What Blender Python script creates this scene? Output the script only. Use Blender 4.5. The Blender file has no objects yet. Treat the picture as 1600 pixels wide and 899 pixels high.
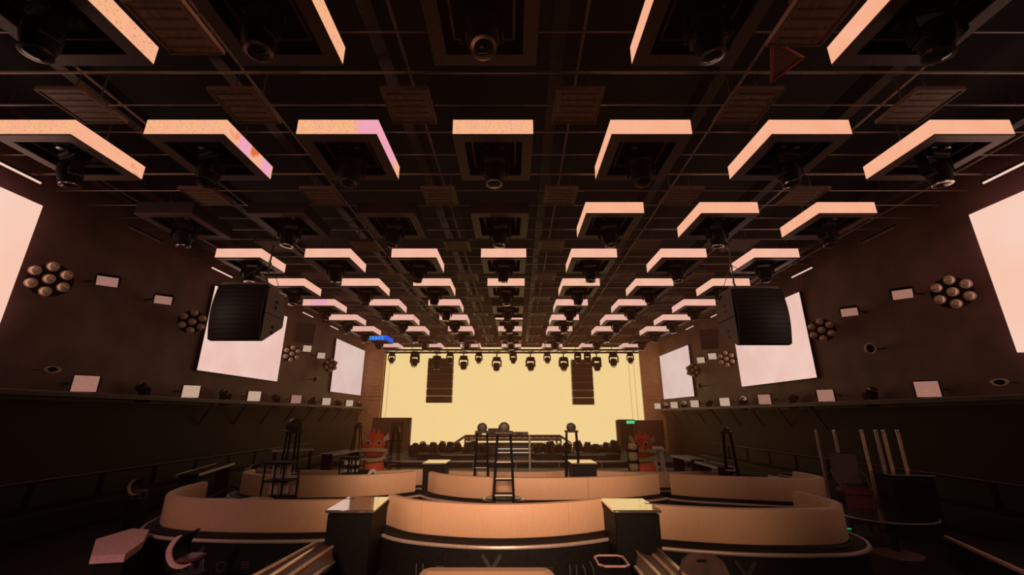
import bpy, math, random
from mathutils import Matrix, Vector

# ------------------------------------------------------------------ camera, world, lights, exposure
S = bpy.context.scene
COL = S.collection
PI = math.pi
H = 3.0                                  # camera height
PITCH = math.radians(17)
cam = bpy.data.objects.new('camera', bpy.data.cameras.new('camera'))
COL.objects.link(cam)
cam.location = (0, 0, H)
cam.rotation_euler = (PI/2 + PITCH, 0, 0)
cam.data.sensor_width = 36
cam.data.lens = 36*653/1600
cam.data.clip_start = 0.05
S.camera = cam
S.view_settings.view_transform = 'Standard'
S.view_settings.look = 'None'
S.view_settings.gamma = 1
S.view_settings.exposure = 0.0
S.view_settings.use_curve_mapping = False
S.cycles.max_bounces = 6; S.cycles.diffuse_bounces = 3; S.cycles.glossy_bounces = 3; S.cycles.volume_bounces = 0
S.cycles.volume_step_rate = 4.0; S.cycles.volume_max_steps = 48
W = bpy.data.worlds.new('world'); S.world = W
W.use_nodes = True
W.node_tree.nodes['Background'].inputs[0].default_value = (0.018, 0.006, 0.011, 1)
W.node_tree.nodes['Background'].inputs[1].default_value = 0.15
# thin warm-tinted haze added through the hall
HAZE = W.node_tree.nodes.new('ShaderNodeVolumeScatter')
HAZE.inputs['Color'].default_value = (1.0, 0.42, 0.20, 1)
_g = W.node_tree.nodes.new('ShaderNodeNewGeometry'); _sx = W.node_tree.nodes.new('ShaderNodeSeparateXYZ')
_mr = W.node_tree.nodes.new('ShaderNodeMapRange')          # density made to rise towards the stage, so the near end stays dark
_mr.inputs['From Min'].default_value = 6.0; _mr.inputs['From Max'].default_value = 21.0
_mr.inputs['To Min'].default_value = 0.0010; _mr.inputs['To Max'].default_value = 0.023
W.cycles.volume_step_size = 4.0
W.node_tree.links.new(_g.outputs['Position'], _sx.inputs[0]); W.node_tree.links.new(_sx.outputs['Y'], _mr.inputs['Value'])
W.node_tree.links.new(_mr.outputs['Result'], HAZE.inputs['Density'])
HAZE.inputs['Anisotropy'].default_value = 0.25
W.node_tree.links.new(HAZE.outputs[0], W.node_tree.nodes['World Output'].inputs['Volume'])

def spot(name, loc, target, power, color, angle, blend=0.8, radius=0.5):
    l = bpy.data.lights.new(name, 'SPOT')
    l.energy = power; l.color = color; l.spot_size = math.radians(angle); l.spot_blend = blend
    l.shadow_soft_size = radius
    o = bpy.data.objects.new(name, l); COL.objects.link(o)
    o.location = loc
    o.rotation_euler = (Vector(target)-Vector(loc)).to_track_quat('-Z', 'Y').to_euler()
    return o
# unseen spots added behind the camera to brighten the booths and side seats
spot('added_spot', (0.8, -6.5, 6.4), (0.1, 9.0, 1.2), 2450, (1.0, 0.61, 0.37), 35, 0.7)
spot('added_spot', (-3.0, -5.0, 6.5), (-4.9, 5.2, 0.9), 1900, (1.0, 0.55, 0.50), 21, 1.0)
spot('added_spot', (3.0, -5.0, 6.5), (6.6, 9.0, 1.4), 480, (1.0, 0.60, 0.45), 22, 0.9)
spot('added_spot', (0.0, -3.0, 6.6), (-0.3, 13.0, 0.8), 4600, (1.0, 0.64, 0.42), 31, 0.7)

# ------------------------------------------------------------------ projection aid (measuring only)
F = 653.0
cp, sp = math.cos(PITCH), math.sin(PITCH)
def _ray(u, v):
    a = (u-800)/F; b = -(v-449.5)/F
    return (a, cp-b*sp, sp+b*cp)
def aty(u, v, Y):
    r = _ray(u, v); t = Y/r[1]; return Vector((r[0]*t, Y, H+r[2]*t))
def atz(u, v, Z):
    r = _ray(u, v); t = (Z-H)/r[2]; return Vector((r[0]*t, r[1]*t, Z))
def atx(u, v, X):
    r = _ray(u, v); t = X/r[0]; return Vector((X, r[1]*t, H+r[2]*t))

# ------------------------------------------------------------------ materials
MATS = {}
def mat(name, color, rough=0.6, metal=0.0, noise=0.0, nscale=20.0, spec=0.5, emis=None, estr=0.0, grain=None):
    m = bpy.data.materials.new(name); m.use_nodes = True
    nt = m.node_tree; b = nt.nodes['Principled BSDF']
    b.inputs['Base Color'].default_value = (*color, 1)
    b.inputs['Roughness'].default_value = rough
    b.inputs['Metallic'].default_value = metal
    b.inputs['Specular IOR Level'].default_value = spec
    if emis:
        b.inputs['Emission Color'].default_value = (*emis, 1)
        b.inputs['Emission Strength'].default_value = estr
    if noise > 0:
        tc = nt.nodes.new('ShaderNodeTexCoord'); n = nt.nodes.new('ShaderNodeTexNoise')
        n.inputs['Scale'].default_value = nscale; n.inputs['Detail'].default_value = 4
        if grain:
            mp = nt.nodes.new('ShaderNodeMapping'); mp.inputs['Scale'].default_value = grain
            nt.links.new(tc.outputs['Object'], mp.inputs['Vector']); nt.links.new(mp.outputs['Vector'], n.inputs['Vector'])
        else:
            nt.links.new(tc.outputs['Object'], n.inputs['Vector'])
        r = nt.nodes.new('ShaderNodeValToRGB')
        r.color_ramp.elements[0].position = 0.3; r.color_ramp.elements[1].position = 0.7
        r.color_ramp.elements[0].color = (*[c*(1-noise) for c in color], 1)
        r.color_ramp.elements[1].color = (*[min(1, c*(1+noise)) for c in color], 1)
        nt.links.new(n.outputs['Fac'], r.inputs['Fac']); nt.links.new(r.outputs['Color'], b.inputs['Base Color'])
        bp = nt.nodes.new('ShaderNodeBump'); bp.inputs['Strength'].default_value = 0.08; bp.inputs['Distance'].default_value = 0.01
        nt.links.new(n.outputs['Fac'], bp.inputs['Height']); nt.links.new(bp.outputs['Normal'], b.inputs['Normal'])
    MATS[name] = m
    return m

def led(name, ca, cb, speck=0.0, sscale=40.0, soft=2.0, cs=(0.45, 0.16, 0.08), strength=1.0, blot=None):
    """LED picture: two close tints drifting into each other, plus dark specks."""
    m = bpy.data.materials.new(name); m.use_nodes = True
    nt = m.node_tree; nt.nodes.clear(); L = nt.links.new
    out = nt.nodes.new('ShaderNodeOutputMaterial'); em = nt.nodes.new('ShaderNodeEmission')
    tc = nt.nodes.new('ShaderNodeTexCoord')
    n = nt.nodes.new('ShaderNodeTexNoise'); n.inputs['Scale'].default_value = soft; n.inputs['Detail'].default_value = 3
    L(tc.outputs['Object'], n.inputs['Vector'])
    r = nt.nodes.new('ShaderNodeValToRGB')
    r.color_ramp.elements[0].position = 0.38; r.color_ramp.elements[1].position = 0.62
    r.color_ramp.elements[0].color = (*ca, 1); r.color_ramp.elements[1].color = (*cb, 1)
    L(n.outputs['Fac'], r.inputs['Fac'])
    last = r.outputs['Color']
    def over(scale, lo, hi, col, amount):
        nonlocal last
        q = nt.nodes.new('ShaderNodeTexNoise'); q.inputs['Scale'].default_value = scale; q.inputs['Detail'].default_value = 2
        L(tc.outputs['Object'], q.inputs['Vector'])
        g = nt.nodes.new('ShaderNodeMapRange'); g.inputs['From Min'].default_value = lo; g.inputs['From Max'].default_value = hi
        g.inputs['To Max'].default_value = amount
        L(q.outputs['Fac'], g.inputs['Value'])
        mx = nt.nodes.new('ShaderNodeMix'); mx.data_type = 'RGBA'
        L(g.outputs['Result'], mx.inputs['Factor']); L(last, mx.inputs['A']); mx.inputs['B'].default_value = (*col, 1)
        last = mx.outputs['Result']
    if speck: over(sscale, 0.57, 0.70, cs, speck)
    if blot: over(3.2, 0.53, 0.66, blot, 0.9)
    L(last, em.inputs['Color']); em.inputs['Strength'].default_value = strength
    L(em.outputs['Emission'], out.inputs['Surface'])
    MATS[name] = m
    return m

BLACK = mat('black_paint', (0.006, 0.005, 0.005), 0.6, noise=0.3, spec=0.2)
BLACKG = mat('black_gloss', (0.010, 0.008, 0.008), 0.18, noise=0.2)
WALLM = mat('dark_wall', (0.17, 0.075, 0.066), 0.62, noise=0.35, nscale=1.2)
FLOORM = mat('dark_floor', (0.020, 0.014, 0.014), 0.35, noise=0.4, nscale=6)
CEILM = mat('ceiling_black', (0.006, 0.005, 0.005), 0.8, noise=0.3, nscale=3)
STEEL = mat('grey_steel', (0.23, 0.17, 0.15), 0.35, 0.4, noise=0.2)
BEAM = mat('beam_paint', (0.03, 0.022, 0.021), 0.5, 0.2, noise=0.3)
CHROME = mat('chrome', (0.75, 0.70, 0.68), 0.18, 1.0)
LENS = mat('lens_glass', (0.03, 0.03, 0.04), 0.05, 0.0, spec=0.9)
RIM = mat('rim_metal', (0.23, 0.14, 0.12), 0.45, 0.1, noise=0.15)
VENT = mat('vent_brass', (0.44, 0.25, 0.165), 0.55, 0.0, noise=0.25, nscale=14)
SOFA = mat('tan_leather', (0.68, 0.40, 0.25), 0.55, noise=0.06, nscale=6, grain=(12, 12, 1.5))
SOFAIN = mat('tan_leather_inside', (0.74, 0.46, 0.27), 0.5, noise=0.06, nscale=6, grain=(12, 12, 1.5))
PLINTH = mat('plinth_black', (0.008, 0.006, 0.006), 0.6, noise=0.3, spec=0.2)
TRIMM = mat('trim_grey', (0.50, 0.38, 0.35), 0.32, 0.3, noise=0.1)
LETTER = mat('letter_grey', (0.05, 0.038, 0.045), 0.45, 0.2, noise=0.2)
TOPGLOSS = mat('table_top_gloss', (0.95, 0.86, 0.76), 0.07, 0.9)
PINK = mat('pink_lining', (0.74, 0.42, 0.40), 0.5, noise=0.15)
MAROON = mat('maroon_pad', (0.16, 0.05, 0.045), 0.45, noise=0.25)
REDPAD = mat('red_pad', (0.15, 0.012, 0.022), 0.55, noise=0.2)
RATTAN = mat('rattan', (0.10, 0.06, 0.055), 0.6, noise=0.4, nscale=60)
BRASS = mat('pole_brass', (0.80, 0.52, 0.32), 0.3, 0.2, noise=0.25, nscale=5)
BROWNW = mat('portal_wood', (0.85, 0.42, 0.24), 0.5, noise=0.25, nscale=3, grain=(1, 1, 6))
GOLDLAMP = mat('lamp_reflector', (0.95, 0.74, 0.52), 0.16, 0.35)
LAMPFACE = mat('wash_lamp_face', (0.6, 0.38, 0.30), 0.4, emis=(1.0, 0.47, 0.36), estr=0.30, noise=0.25, nscale=5)
LAMPPALE = mat('wash_lamp_face_pale', (0.8, 0.62, 0.5), 0.4, emis=(1.0, 0.66, 0.46), estr=0.5, noise=0.3, nscale=9)
LIONRED = mat('lion_orange', (0.85, 0.13, 0.04), 0.6, noise=0.2, nscale=8)
LIONRED2 = mat('lion_red', (0.60, 0.07, 0.035), 0.6, noise=0.25, nscale=8)
LIONCREAM = mat('lion_cream', (0.62, 0.40, 0.28), 0.7, noise=0.2, nscale=20)
LIONTAN = mat('lion_tan', (0.42, 0.33, 0.19), 0.7, noise=0.2, nscale=20)
WHITE = mat('white_paint', (0.8, 0.72, 0.65), 0.4, noise=0.03)
GRILLE = mat('speaker_grille', (0.022, 0.020, 0.023), 0.5, noise=0.3, nscale=80)
CABSIDE = mat('speaker_side', (0.24, 0.15, 0.13), 0.5, noise=0.2)
DIM = None
ARRAYM = mat('line_array_grille', (0.05, 0.035, 0.025), 0.55, noise=0.2, nscale=40)
STOOLTAN = mat('lamp_drum_tan', (0.055, 0.033, 0.02), 0.5, noise=0.2)
SCREEN = led('side_screen', (0.93, 0.60, 0.50), (0.88, 0.53, 0.45), 0.10, 9, 0.8, (0.75, 0.42, 0.34))
SCREENN = led('near_side_screen', (0.95, 0.62, 0.50), (0.95, 0.56, 0.42), 0, 9, 0.5)
EDGEGLOW = led('added_edge_glow_pink', (0.92, 0.50, 0.56), (0.90, 0.48, 0.52), 0, 9, 1)  # glow added round the nearest screens' edges
STAGE = led('stage_screen', (0.93, 0.56, 0.232), (0.92, 0.55, 0.228), 0, 9, 0.35, strength=1.27)
LEDNEAR = led('led_peach_speckled', (0.95, 0.44, 0.27), (0.94, 0.47, 0.24), 0.62, 46, 5)
LEDNEAR2 = led('led_peach', (0.95, 0.46, 0.29), (0.94, 0.43, 0.26), 0.12, 38, 4)
LEDMID = led('led_salmon', (0.94, 0.50, 0.35), (0.93, 0.46, 0.33), 0.08, 20, 3)
LEDFAR = led('led_rose', (0.92, 0.48, 0.37), (0.90, 0.45, 0.35), 0.08, 20, 3)
LEDPINK = led('led_pink', (0.86, 0.39, 0.50), (0.88, 0.37, 0.46), 0, 9, 4)
LEDBLOT = led('led_peach_blot', (0.95, 0.46, 0.27), (0.94, 0.44, 0.27), 0.15, 38, 4, blot=(0.75, 0.13, 0.02))
LEDRED = led('led_red', (0.90, 0.10, 0.05), (0.92, 0.40, 0.30), 0, 9, 4)
LEDBLUE = led('led_blue', (0.01, 0.12, 0.80), (0.01, 0.10, 0.75), 0, 9, 4)
LEDCYAN = led('led_blue_bar', (0.05, 0.36, 0.98), (0.05, 0.36, 0.98), 0, 9, 4)
LEDSTRIP = led('strip_led', (0.95, 0.62, 0.50), (0.95, 0.62, 0.50), 0.5, 30, 4)
GREENLED = led('green_exit', (0.05, 0.75, 0.25), (0.05, 0.75, 0.25), 0, 9, 4)
BLUEDOT = led('blue_dot', (0.02, 0.06, 0.9), (0.02, 0.06, 0.9), 0, 9, 4)

# ------------------------------------------------------------------ mesh helper
class MB:
    def __init__(s): s.v = []; s.f = []
    def add(s, vs, fs, M=None):
        o = len(s.v)
        for v in vs:
            v = Vector(v)
            s.v.append(tuple(M @ v if M else v))
        s.f += [tuple(i+o for i in f) for f in fs]
        return s
    def box(s, c, d, M=None):
        x, y, z = c; a, b, e = d[0]/2, d[1]/2, d[2]/2
        vs = [(x+i*a, y+j*b, z+k*e) for k in (-1, 1) for j in (-1, 1) for i in (-1, 1)]
        return s.add(vs, [(0, 2, 3, 1), (4, 5, 7, 6), (0, 1, 5, 4), (2, 6, 7, 3), (0, 4, 6, 2), (1, 3, 7, 5)], M)
    def bbox(s, c, d, r=0.02, M=None):           # box with chamfered edges
        x, y, z = c; a, b, e = d[0]/2, d[1]/2, d[2]/2
        prof = [(-e, r), (-e+r, 0), (e-r, 0), (e, r)]
        vs = []; fs = []
        for (zz, q) in prof:
            A, B = a-q, b-q
            for (px, py) in ((-A+r, -B), (A-r, -B), (A, -B+r), (A, B-r), (A-r, B), (-A+r, B), (-A, B-r), (-A, -B+r)):
                vs.append((x+px, y+py, z+zz))
        for k in range(3):
            for i in range(8):
                j = (i+1) % 8
                fs.append((k*8+i, k*8+j, k*8+8+j, k*8+8+i))
        fs.append(tuple(range(7, -1, -1))); fs.append(tuple(range(24, 32)))
        return s.add(vs, fs, M)
    def tube(s, p, q, r, n=8, r2=None, M=None):
        p, q = Vector(p), Vector(q); d = (q-p)
        if d.length < 1e-6: return s
        R = d.to_track_quat('Z', 'Y').to_matrix()
        r2 = r if r2 is None else r2
        vs = []
        for (c, rr) in ((p, r), (q, r2)):
            for i in range(n):
                a = 2*PI*i/n
                vs.append(c + R @ Vector((rr*math.cos(a), rr*math.sin(a), 0)))
        fs = [(i, (i+1) % n, n+(i+1) % n, n+i) for i in range(n)]
        fs.append(tuple(range(n-1, -1, -1))); fs.append(tuple(range(n, 2*n)))
        return s.add(vs, fs, M)
    def pipe(s, pts, r, n=6):
        for a, b in zip(pts, pts[1:]): s.tube(a, b, r, n)
        return s
    def lathe(s, prof, n=16, M=None):
        vs = []; fs = []
        for (r, z) in prof:
            for i in range(n):
                a = 2*PI*i/n; vs.append((r*math.cos(a), r*math.sin(a), z))
        for k in range(len(prof)-1):
            for i in range(n):
                j = (i+1) % n; fs.append((k*n+i, k*n+j, k*n+n+j, k*n+n+i))
        fs.append(tuple(range(n-1, -1, -1))); fs.append(tuple(range((len(prof)-1)*n, len(prof)*n)))
        return s.add(vs, fs, M)
    def prism(s, poly, lo, hi, axis='x', M=None):
        n = len(poly); vs = []
        for t in (lo, hi):
            for (a, b) in poly:
                vs.append({'x': (t, a, b), 'y': (a, t, b), 'z': (a, b, t)}[axis])
        fs = [(i, (i+1) % n, n+(i+1) % n, n+i) for i in range(n)]
        fs.append(tuple(range(n-1, -1, -1))); fs.append(tuple(range(n, 2*n)))
        return s.add(vs, fs, M)
    def sphere(s, c, r, n=12, k=7, sc=(1, 1, 1)):
        prof = [(max(1e-4, math.sin(PI*i/k)), -math.cos(PI*i/k)) for i in range(k+1)]
        M = Matrix.Translation(Vector(c)) @ Matrix.Diagonal((r*sc[0], r*sc[1], r*sc[2], 1))
        return s.lathe(prof, n, M)
    def frame(s, c, w, d, t, hgt):               # square ring, outer w x d, rail width t
        x, y, z = c
        s.box((x, y-d/2+t/2, z), (w, t, hgt)); s.box((x, y+d/2-t/2, z), (w, t, hgt))
        s.box((x-w/2+t/2, y, z), (t, d-2*t, hgt)); s.box((x+w/2-t/2, y, z), (t, d-2*t, hgt))
        return s
    def mesh(s, name, m, smooth=None):
        me = bpy.data.meshes.new(name); me.from_pydata(s.v, [], s.f); me.update()
        import bmesh
        bm = bmesh.new(); bm.from_mesh(me); bmesh.ops.recalc_face_normals(bm, faces=bm.faces); bm.to_mesh(me); bm.free()
        me.materials.append(m)
        if smooth:
            me.polygons.foreach_set('use_smooth', [True]*len(me.polygons))
            me.set_sharp_from_angle(angle=math.radians(smooth))
        return me

def put(name, me, parent=None, loc=(0, 0, 0), rot=(0, 0, 0), **props):
    o = bpy.data.objects.new(name, me); COL.objects.link(o)
    if parent: o.parent = parent
    o.location = loc; o.rotation_euler = rot
    for k, v in props.items(): o[k] = v
    return o
def part(name, mb, m, parent, smooth=None, **props):
    return put(name, mb.mesh(name, m, smooth), parent, **props)
def thing(name, label, cat, loc=(0, 0, 0), rz=0.0, group=None, rot=None, scale=None):
    o = bpy.data.objects.new(name, None); COL.objects.link(o)
    o.empty_display_size = 0.1
    o.location = loc; o.rotation_euler = rot if rot else (0, 0, rz)
    if scale: o.scale = (scale,)*3 if isinstance(scale, (int, float)) else scale
    o['label'] = label; o['category'] = cat
    if group: o['group'] = group
    return o
def dup(root, label=None, loc=None, rot=None, scale=None):
    def cp(o, parent):
        c = o.copy(); COL.objects.link(c); c.parent = parent
        for ch in o.children: cp(ch, c)
        return c
    kids = list(root.children)
    r = root.copy(); COL.objects.link(r)
    for ch in kids: cp(ch, r)
    if label: r['label'] = label
    if loc is not None: r.location = loc
    if rot is not None: r.rotation_euler = rot
    if scale is not None: r.scale = (scale,)*3 if isinstance(scale, (int, float)) else scale
    return r
def struct(name, mb, m, parent=None, smooth=None):
    o = part(name, mb, m, parent, smooth)
    if parent is None: o['kind'] = 'structure'
    return o
def RX(a): return Matrix.Rotation(a, 4, 'X')
def RY(a): return Matrix.Rotation(a, 4, 'Y')
def RZ(a): return Matrix.Rotation(a, 4, 'Z')
def T(*a): return Matrix.Translation(Vector(a))
rnd = random.Random(7)

# ------------------------------------------------------------------ room shell
FZ = 0.8                                  # floor level
XW = 9.8
YB, YF = -10.0, 28.9
struct('floor', MB().box((0, (YB+YF)/2, FZ-0.1), (2*XW+0.8, YF-YB+0.8, 0.2)), FLOORM)
ceil = struct('ceiling', MB().box((0, (YB+YF)/2, 8.95), (2*XW+0.8, YF-YB+0.8, 0.3)), CEILM)
wl = struct('wall_left', MB().box((-XW-0.2, (YB+YF)/2, 4.8), (0.4, YF-YB, 8.0)), WALLM)
wr = struct('wall_right', MB().box((XW+0.2, (YB+YF)/2, 4.8), (0.4, YF-YB, 8.0)), WALLM)
for s_, nm, zz in ((-1, 'baseboard_left', 3.3), (1, 'baseboard_right', 3.2)):
    struct(nm, MB().box((s_*(XW-0.02), (YB+YF)/2, (FZ+zz)/2), (0.05, YF-YB-0.3, zz-FZ)), mat('dark_cladding_'+nm, (0.018, 0.008, 0.008), 0.7, noise=0.3, spec=0.25))
struct('wall_back', MB().box((0, YF+0.2, 4.8), (2*XW+0.8, 0.4, 8.0)), WALLM)
struct('wall_front', MB().box((0, YB-0.2, 4.8), (2*XW+0.8, 0.4, 8.0)), WALLM)
# stage deck
st = struct('floor_stage', MB().box((0, 24.5, FZ+0.125), (16.6, 8.4, 0.25)), BLACK)
part('stage_nosing', MB().box((0, 20.28, FZ+0.235), (16.6, 0.05, 0.03)), TRIMM, st)
# portals beside the stage screen
for i, s in enumerate((-1, 1)):
    M = MB().prism([(s*9.8, 27.75), (s*8.62, 28.45), (s*8.62, 28.88), (s*9.8, 28.88)], FZ, 8.6, 'z')
    p = struct('trim_%d' % (i+1), M, BROWNW)
    for k in range(5):
        part('reveal_batten', MB().box((s*9.2, 28.06, 4.0+k*0.22), (1.2, 0.05, 0.05), T(s*9.2, 28.06, 0) @ RZ(-s*0.53) @ T(-s*9.2, -28.06, 0)), BROWNW, p)
# dark stage wings that cut the lower corners of the screen
wing_l = struct('wall_wing_left', MB().prism([(aty(590, 653, 27).x-0.3, 27), (aty(640, 690, 27).x, 27), (aty(640, 690, 27).x, 27.25), (aty(590, 653, 27).x-0.3, 27.25)], FZ+0.25, aty(620, 653, 27).z, 'z'), WALLM)
wing_r = struct('wall_wing_right', MB().prism([(aty(963, 657, 27).x, 27), (9.3, 27), (9.3, 27.25), (aty(963, 657, 27).x, 27.25)], FZ+0.25, aty(985, 657, 27).z, 'z'), WALLM)
for s, nm in ((-1, 'door_1'), (1, 'door_2')):
    x = 6.55*s
    d = struct(nm, MB().box((x+s*0.45, 26.96, FZ+1.05), (0.8, 0.06, 1.6)), BLACKG)
    part('door_jamb', MB().box((x, 26.95, FZ+1.05), (0.14, 0.1, 1.6)), RIM, d)
    part('door_jamb', MB().box((x+s*0.9, 26.95, FZ+1.05), (0.10, 0.1, 1.6)), RIM, d)
    part('door_head', MB().box((x+s*0.45, 26.95, FZ+1.9), (1.04, 0.1, 0.1)), RIM, d)

# ------------------------------------------------------------------ screens
def wall_screen(label, s, y0, y1, z0, z1, m, deep=0.12):
    t = thing('wall_screen', label, 'screen', (s*XW, (y0+y1)/2, z0), group='led screens on the side walls')
    w = y1-y0; h = z1-z0
    part('led_face', MB().box((-s*(deep-0.01), 0, h/2), (0.02, w, h)), m, t)
    part('back_frame', MB().box((-s*(deep/2-0.01), 0, h/2), (deep-0.02, w+(0.04 if deep < 0.2 else -0.06), h+(0.04 if deep < 0.2 else -0.06))), BLACK, t)
    if deep > 0.2:          # nearest pair set off the wall, glowing edges added to light it
        part('added_glow_edge', MB().box((-s*deep/2, w/2-0.012, h/2), (deep-0.04, 0.024, h)), EDGEGLOW, t)
        for e in (0.012, h-0.012): part('added_glow_edge', MB().box((-s*deep/2, 0, e), (deep-0.04, w-0.05, 0.024)), EDGEGLOW, t)
for s, side in ((-1, 'left'), (1, 'right')):
    z0, z1 = (4.33, 7.05) if s < 0 else (4.15, 6.98)
    wall_screen('huge glowing pink screen on the %s wall, cut by the photo edge' % side, s, 3.15, 7.58 if s < 0 else 7.84, 3+(z0-3)*0.978, 3+(z1+0.08-3)*0.978, SCREENN, 0.34)
    wall_screen('glowing pink screen behind the hanging loudspeaker on the %s wall' % side, s, 13.05 if s < 0 else 13.55, 17.6 if s < 0 else 18.05, z0, z1, SCREEN)
    wall_screen('glowing pink screen on the %s wall nearest the stage' % side, s, 22.95, 27.55, z0-(0.12 if s < 0 else 0.18), z1-(0.0 if s < 0 else 0.28), SCREEN)
t = thing('stage_screen', 'giant glowing amber screen filling the back of the stage', 'screen', (0, 28.6, FZ+0.25))
xs0, xs1 = aty(600, 600, 28.5).x, aty(1003, 600, 28.5).x
part('led_face', MB().box(((xs0+xs1)/2, 0.0, 3.2), (xs1-xs0, 0.06, 6.4)), STAGE, t)
part('back_frame', MB().box(((xs0+xs1)/2, 0.12, 3.2), (xs1-xs0+0.06, 0.16, 6.44)), BLACK, t)
for u in (606, 985, 993):
    x = aty(u, 600, 28.5).x
    part('panel_seam', MB().box((x, -0.036, 3.2), (0.015, 0.01, 6.3)), RIM, t)

# ------------------------------------------------------------------ ceiling grid
XN = [-7.16, -4.88, -2.61, -0.285, 2.08, 4.46, 6.88]
XFAR = [-7.5, -4.95, -2.585, -0.10, 2.40, 4.78, 7.32]
def bx(n, k): t = (k-1)/6.0; return XN[n]+(XFAR[n]-XN[n])*t
def by(k): return 2.732+2.54*k
BW, BD, BH, BZ = 1.2, 1.25, 0.25, 7.0
COLN = ['far left', 'second from left', 'third from left', 'centre', 'third from right', 'second from right', 'far right']
ROWN = ['overhead row cut by the photo top', 'first full row', 'second full row', 'third full row', 'fourth full row',
        'fifth full row', 'sixth full row', 'seventh full row', 'eighth full row', 'last row before the stage']
# rails, beams
for j in range(-3, 40):
    y = 4.64+0.635*j
    if y > 28: break
    part('cross_rail', MB().tube((-9.6, y, 7.52), (9.6, y, 7.52), 0.014 if j % 4 else 0.022, 6), STEEL, ceil)
for n in range(-1, 7):
    if n < 0: xa, xb = -8.6, -9.0
    elif n == 6: xa, xb = 8.4, 8.8
    else: xa, xb = (XN[n]+XN[n+1])/2-0.28, (XFAR[n]+XFAR[n+1])/2-0.28
    def X(y): return xa+(xb-xa)*(y-5.27)/15.24
    m = MB()
    p, q = (X(-2), -2, 7.75), (X(27.5), 27.5, 7.75)
    m.prism([(p[0]-0.09, 0), (p[0]+0.09, 0), (q[0]+0.09, 1), (q[0]-0.09, 1)], 7.62, 7.92, 'z')
    m.v = [(x, -2+29.5*y, z) for (x, y, z) in m.v]
    part('long_beam', m, BEAM, ceil)
    part('beam_cable', MB().tube((p[0]+0.3, -2, 7.58), (q[0]+0.3, 27.5, 7.58), 0.02, 6), STEEL, ceil)

# ceiling vents (perforated plates between the columns)
vent_me = None
def make_vent(x, y, label):
    global vent_proto
    if vent_proto is None:
        t = thing('ceiling_vent', label, 'vent', (x, y, 7.14), group='perforated plates between the lit frames')
        part('plate', MB().box((0, 0, 0), (0.60, 0.64, 0.03)), VENT, t)
        part('edge', MB().frame((0, 0, 0), 0.64, 0.68, 0.02, 0.06), RIM, t)
        for k in range(5):
            part('slot', MB().box((0, -0.24+k*0.12, -0.018), (0.48, 0.02, 0.012)), RIM, t)
        for s in (-1, 1):
            part('hanger', MB().tube((s*0.2, 0, 0), (s*0.2, 0, 0.62), 0.012, 6), STEEL, t)
        vent_proto = t; return t
    return dup(vent_proto, label, (x, y, 7.14))
vent_proto = None
GAPN = ['between the two leftmost columns', 'between the second and third left columns', 'just left of the centre column',
        'just right of the centre column', 'between the second and third right columns', 'between the two rightmost columns']
ORD = ['nearest', 'second nearest', 'third nearest', 'fourth nearest', 'fifth nearest', 'sixth nearest', 'seventh nearest', 'eighth nearest', 'ninth nearest']
for j in range(9):
    y = 4.85+2.52*j
    k = (y-2.732)/2.54
    for g in range(6):
        x = (bx(g, k)+bx(g+1, k))/2 + 0.02
        make_vent(x, y, '%s brown perforated ceiling plate hanging %s' % (ORD[j], GAPN[g]))

make_vent(-3.75, 3.62, 'dim slotted ceiling plate near the top edge, left of the picture middle')
make_vent(3.28, 3.50, 'dim slotted ceiling plate near the top edge, above the red triangle')
# lit frames
_pm = {}
def panel_mesh(side, m, i=None):
    key = (side, m.name, i)
    if key not in _pm:
        b = MB(); th = 0.03
        if i is None: a0, a1 = -0.5, 0.5
        else: a0, a1 = -0.5+i*0.25, -0.25+i*0.25
        if side == 'front': b.box(((a0+a1)/2*BW, -BD/2+th/2, BH/2), ((a1-a0)*BW, th, BH))
        if side == 'back': b.box(((a0+a1)/2*BW, BD/2-th/2, BH/2), ((a1-a0)*BW, th, BH))
        w = BD-2*th
        if side == 'left': b.box((-BW/2+th/2, (a0+a1)/2*w, BH/2), (th, (a1-a0)*w, BH))
        if side == 'right': b.box((BW/2-th/2, (a0+a1)/2*w, BH/2), (th, (a1-a0)*w, BH))
        _pm[key] = b.mesh('led_panel', m)
    return _pm[key]
rim_me = MB().frame((0, 0, -0.012), BW, BD, 0.16, 0.024).mesh('bottom_rim', RIM)
liner_me = MB().frame((0, 0, BH/2), BW-0.062, BD-0.062, 0.02, BH-0.01).mesh('inner_wall', BLACK)
inner_me = MB().frame((0, 0, 0.10), 0.70, 0.74, 0.025, 0.04).mesh('inner_rim', STEEL)
roof_me = MB().box((0, 0, BH-0.02), (BW-0.06, BD-0.06, 0.03)).mesh('cover_plate', BLACK)
hang_me = MB().tube((0, 0, BH-0.02), (0, 0, 0.62), 0.015, 6).mesh('hanger', STEEL)
eye_me = MB().lathe([(0.02, 0.1), (0.045, 0.06), (0.055, 0.055)], 10).mesh('reflector', GOLDLAMP, 40)
bar_me = MB().box((0, 0, 0.17), (0.30, BD-0.1, 0.06)).mesh('mount_bar', BLACK)
def unlit(k, n): return (k == 2 and n <= 3) or (k == 5 and n == 3) or (k == 6 and n == 3) or (k == 8 and n != 0) or (k == 0 and n == 3)
OFF = mat('led_off', (0.05, 0.032, 0.034), 0.35, noise=0.2)
SPECIAL = {
    (1, 2): {'front': [LEDNEAR, LEDNEAR, LEDNEAR, LEDPINK], 'right': [LEDPINK, LEDPINK, LEDPINK, LEDNEAR2]},
    (1, 1): {'right': [LEDBLOT, LEDPINK, LEDBLOT, LEDPINK]},
    (1, 0): {'right': [LEDNEAR2, LEDNEAR2, LEDNEAR2, LEDBLOT]},
    (6, 1): {'right': [LEDRED, LEDFAR, LEDFAR, LEDFAR]},
    (5, 0): {'front': [LEDFAR, LEDPINK, LEDPINK, LEDFAR]},
}
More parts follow.
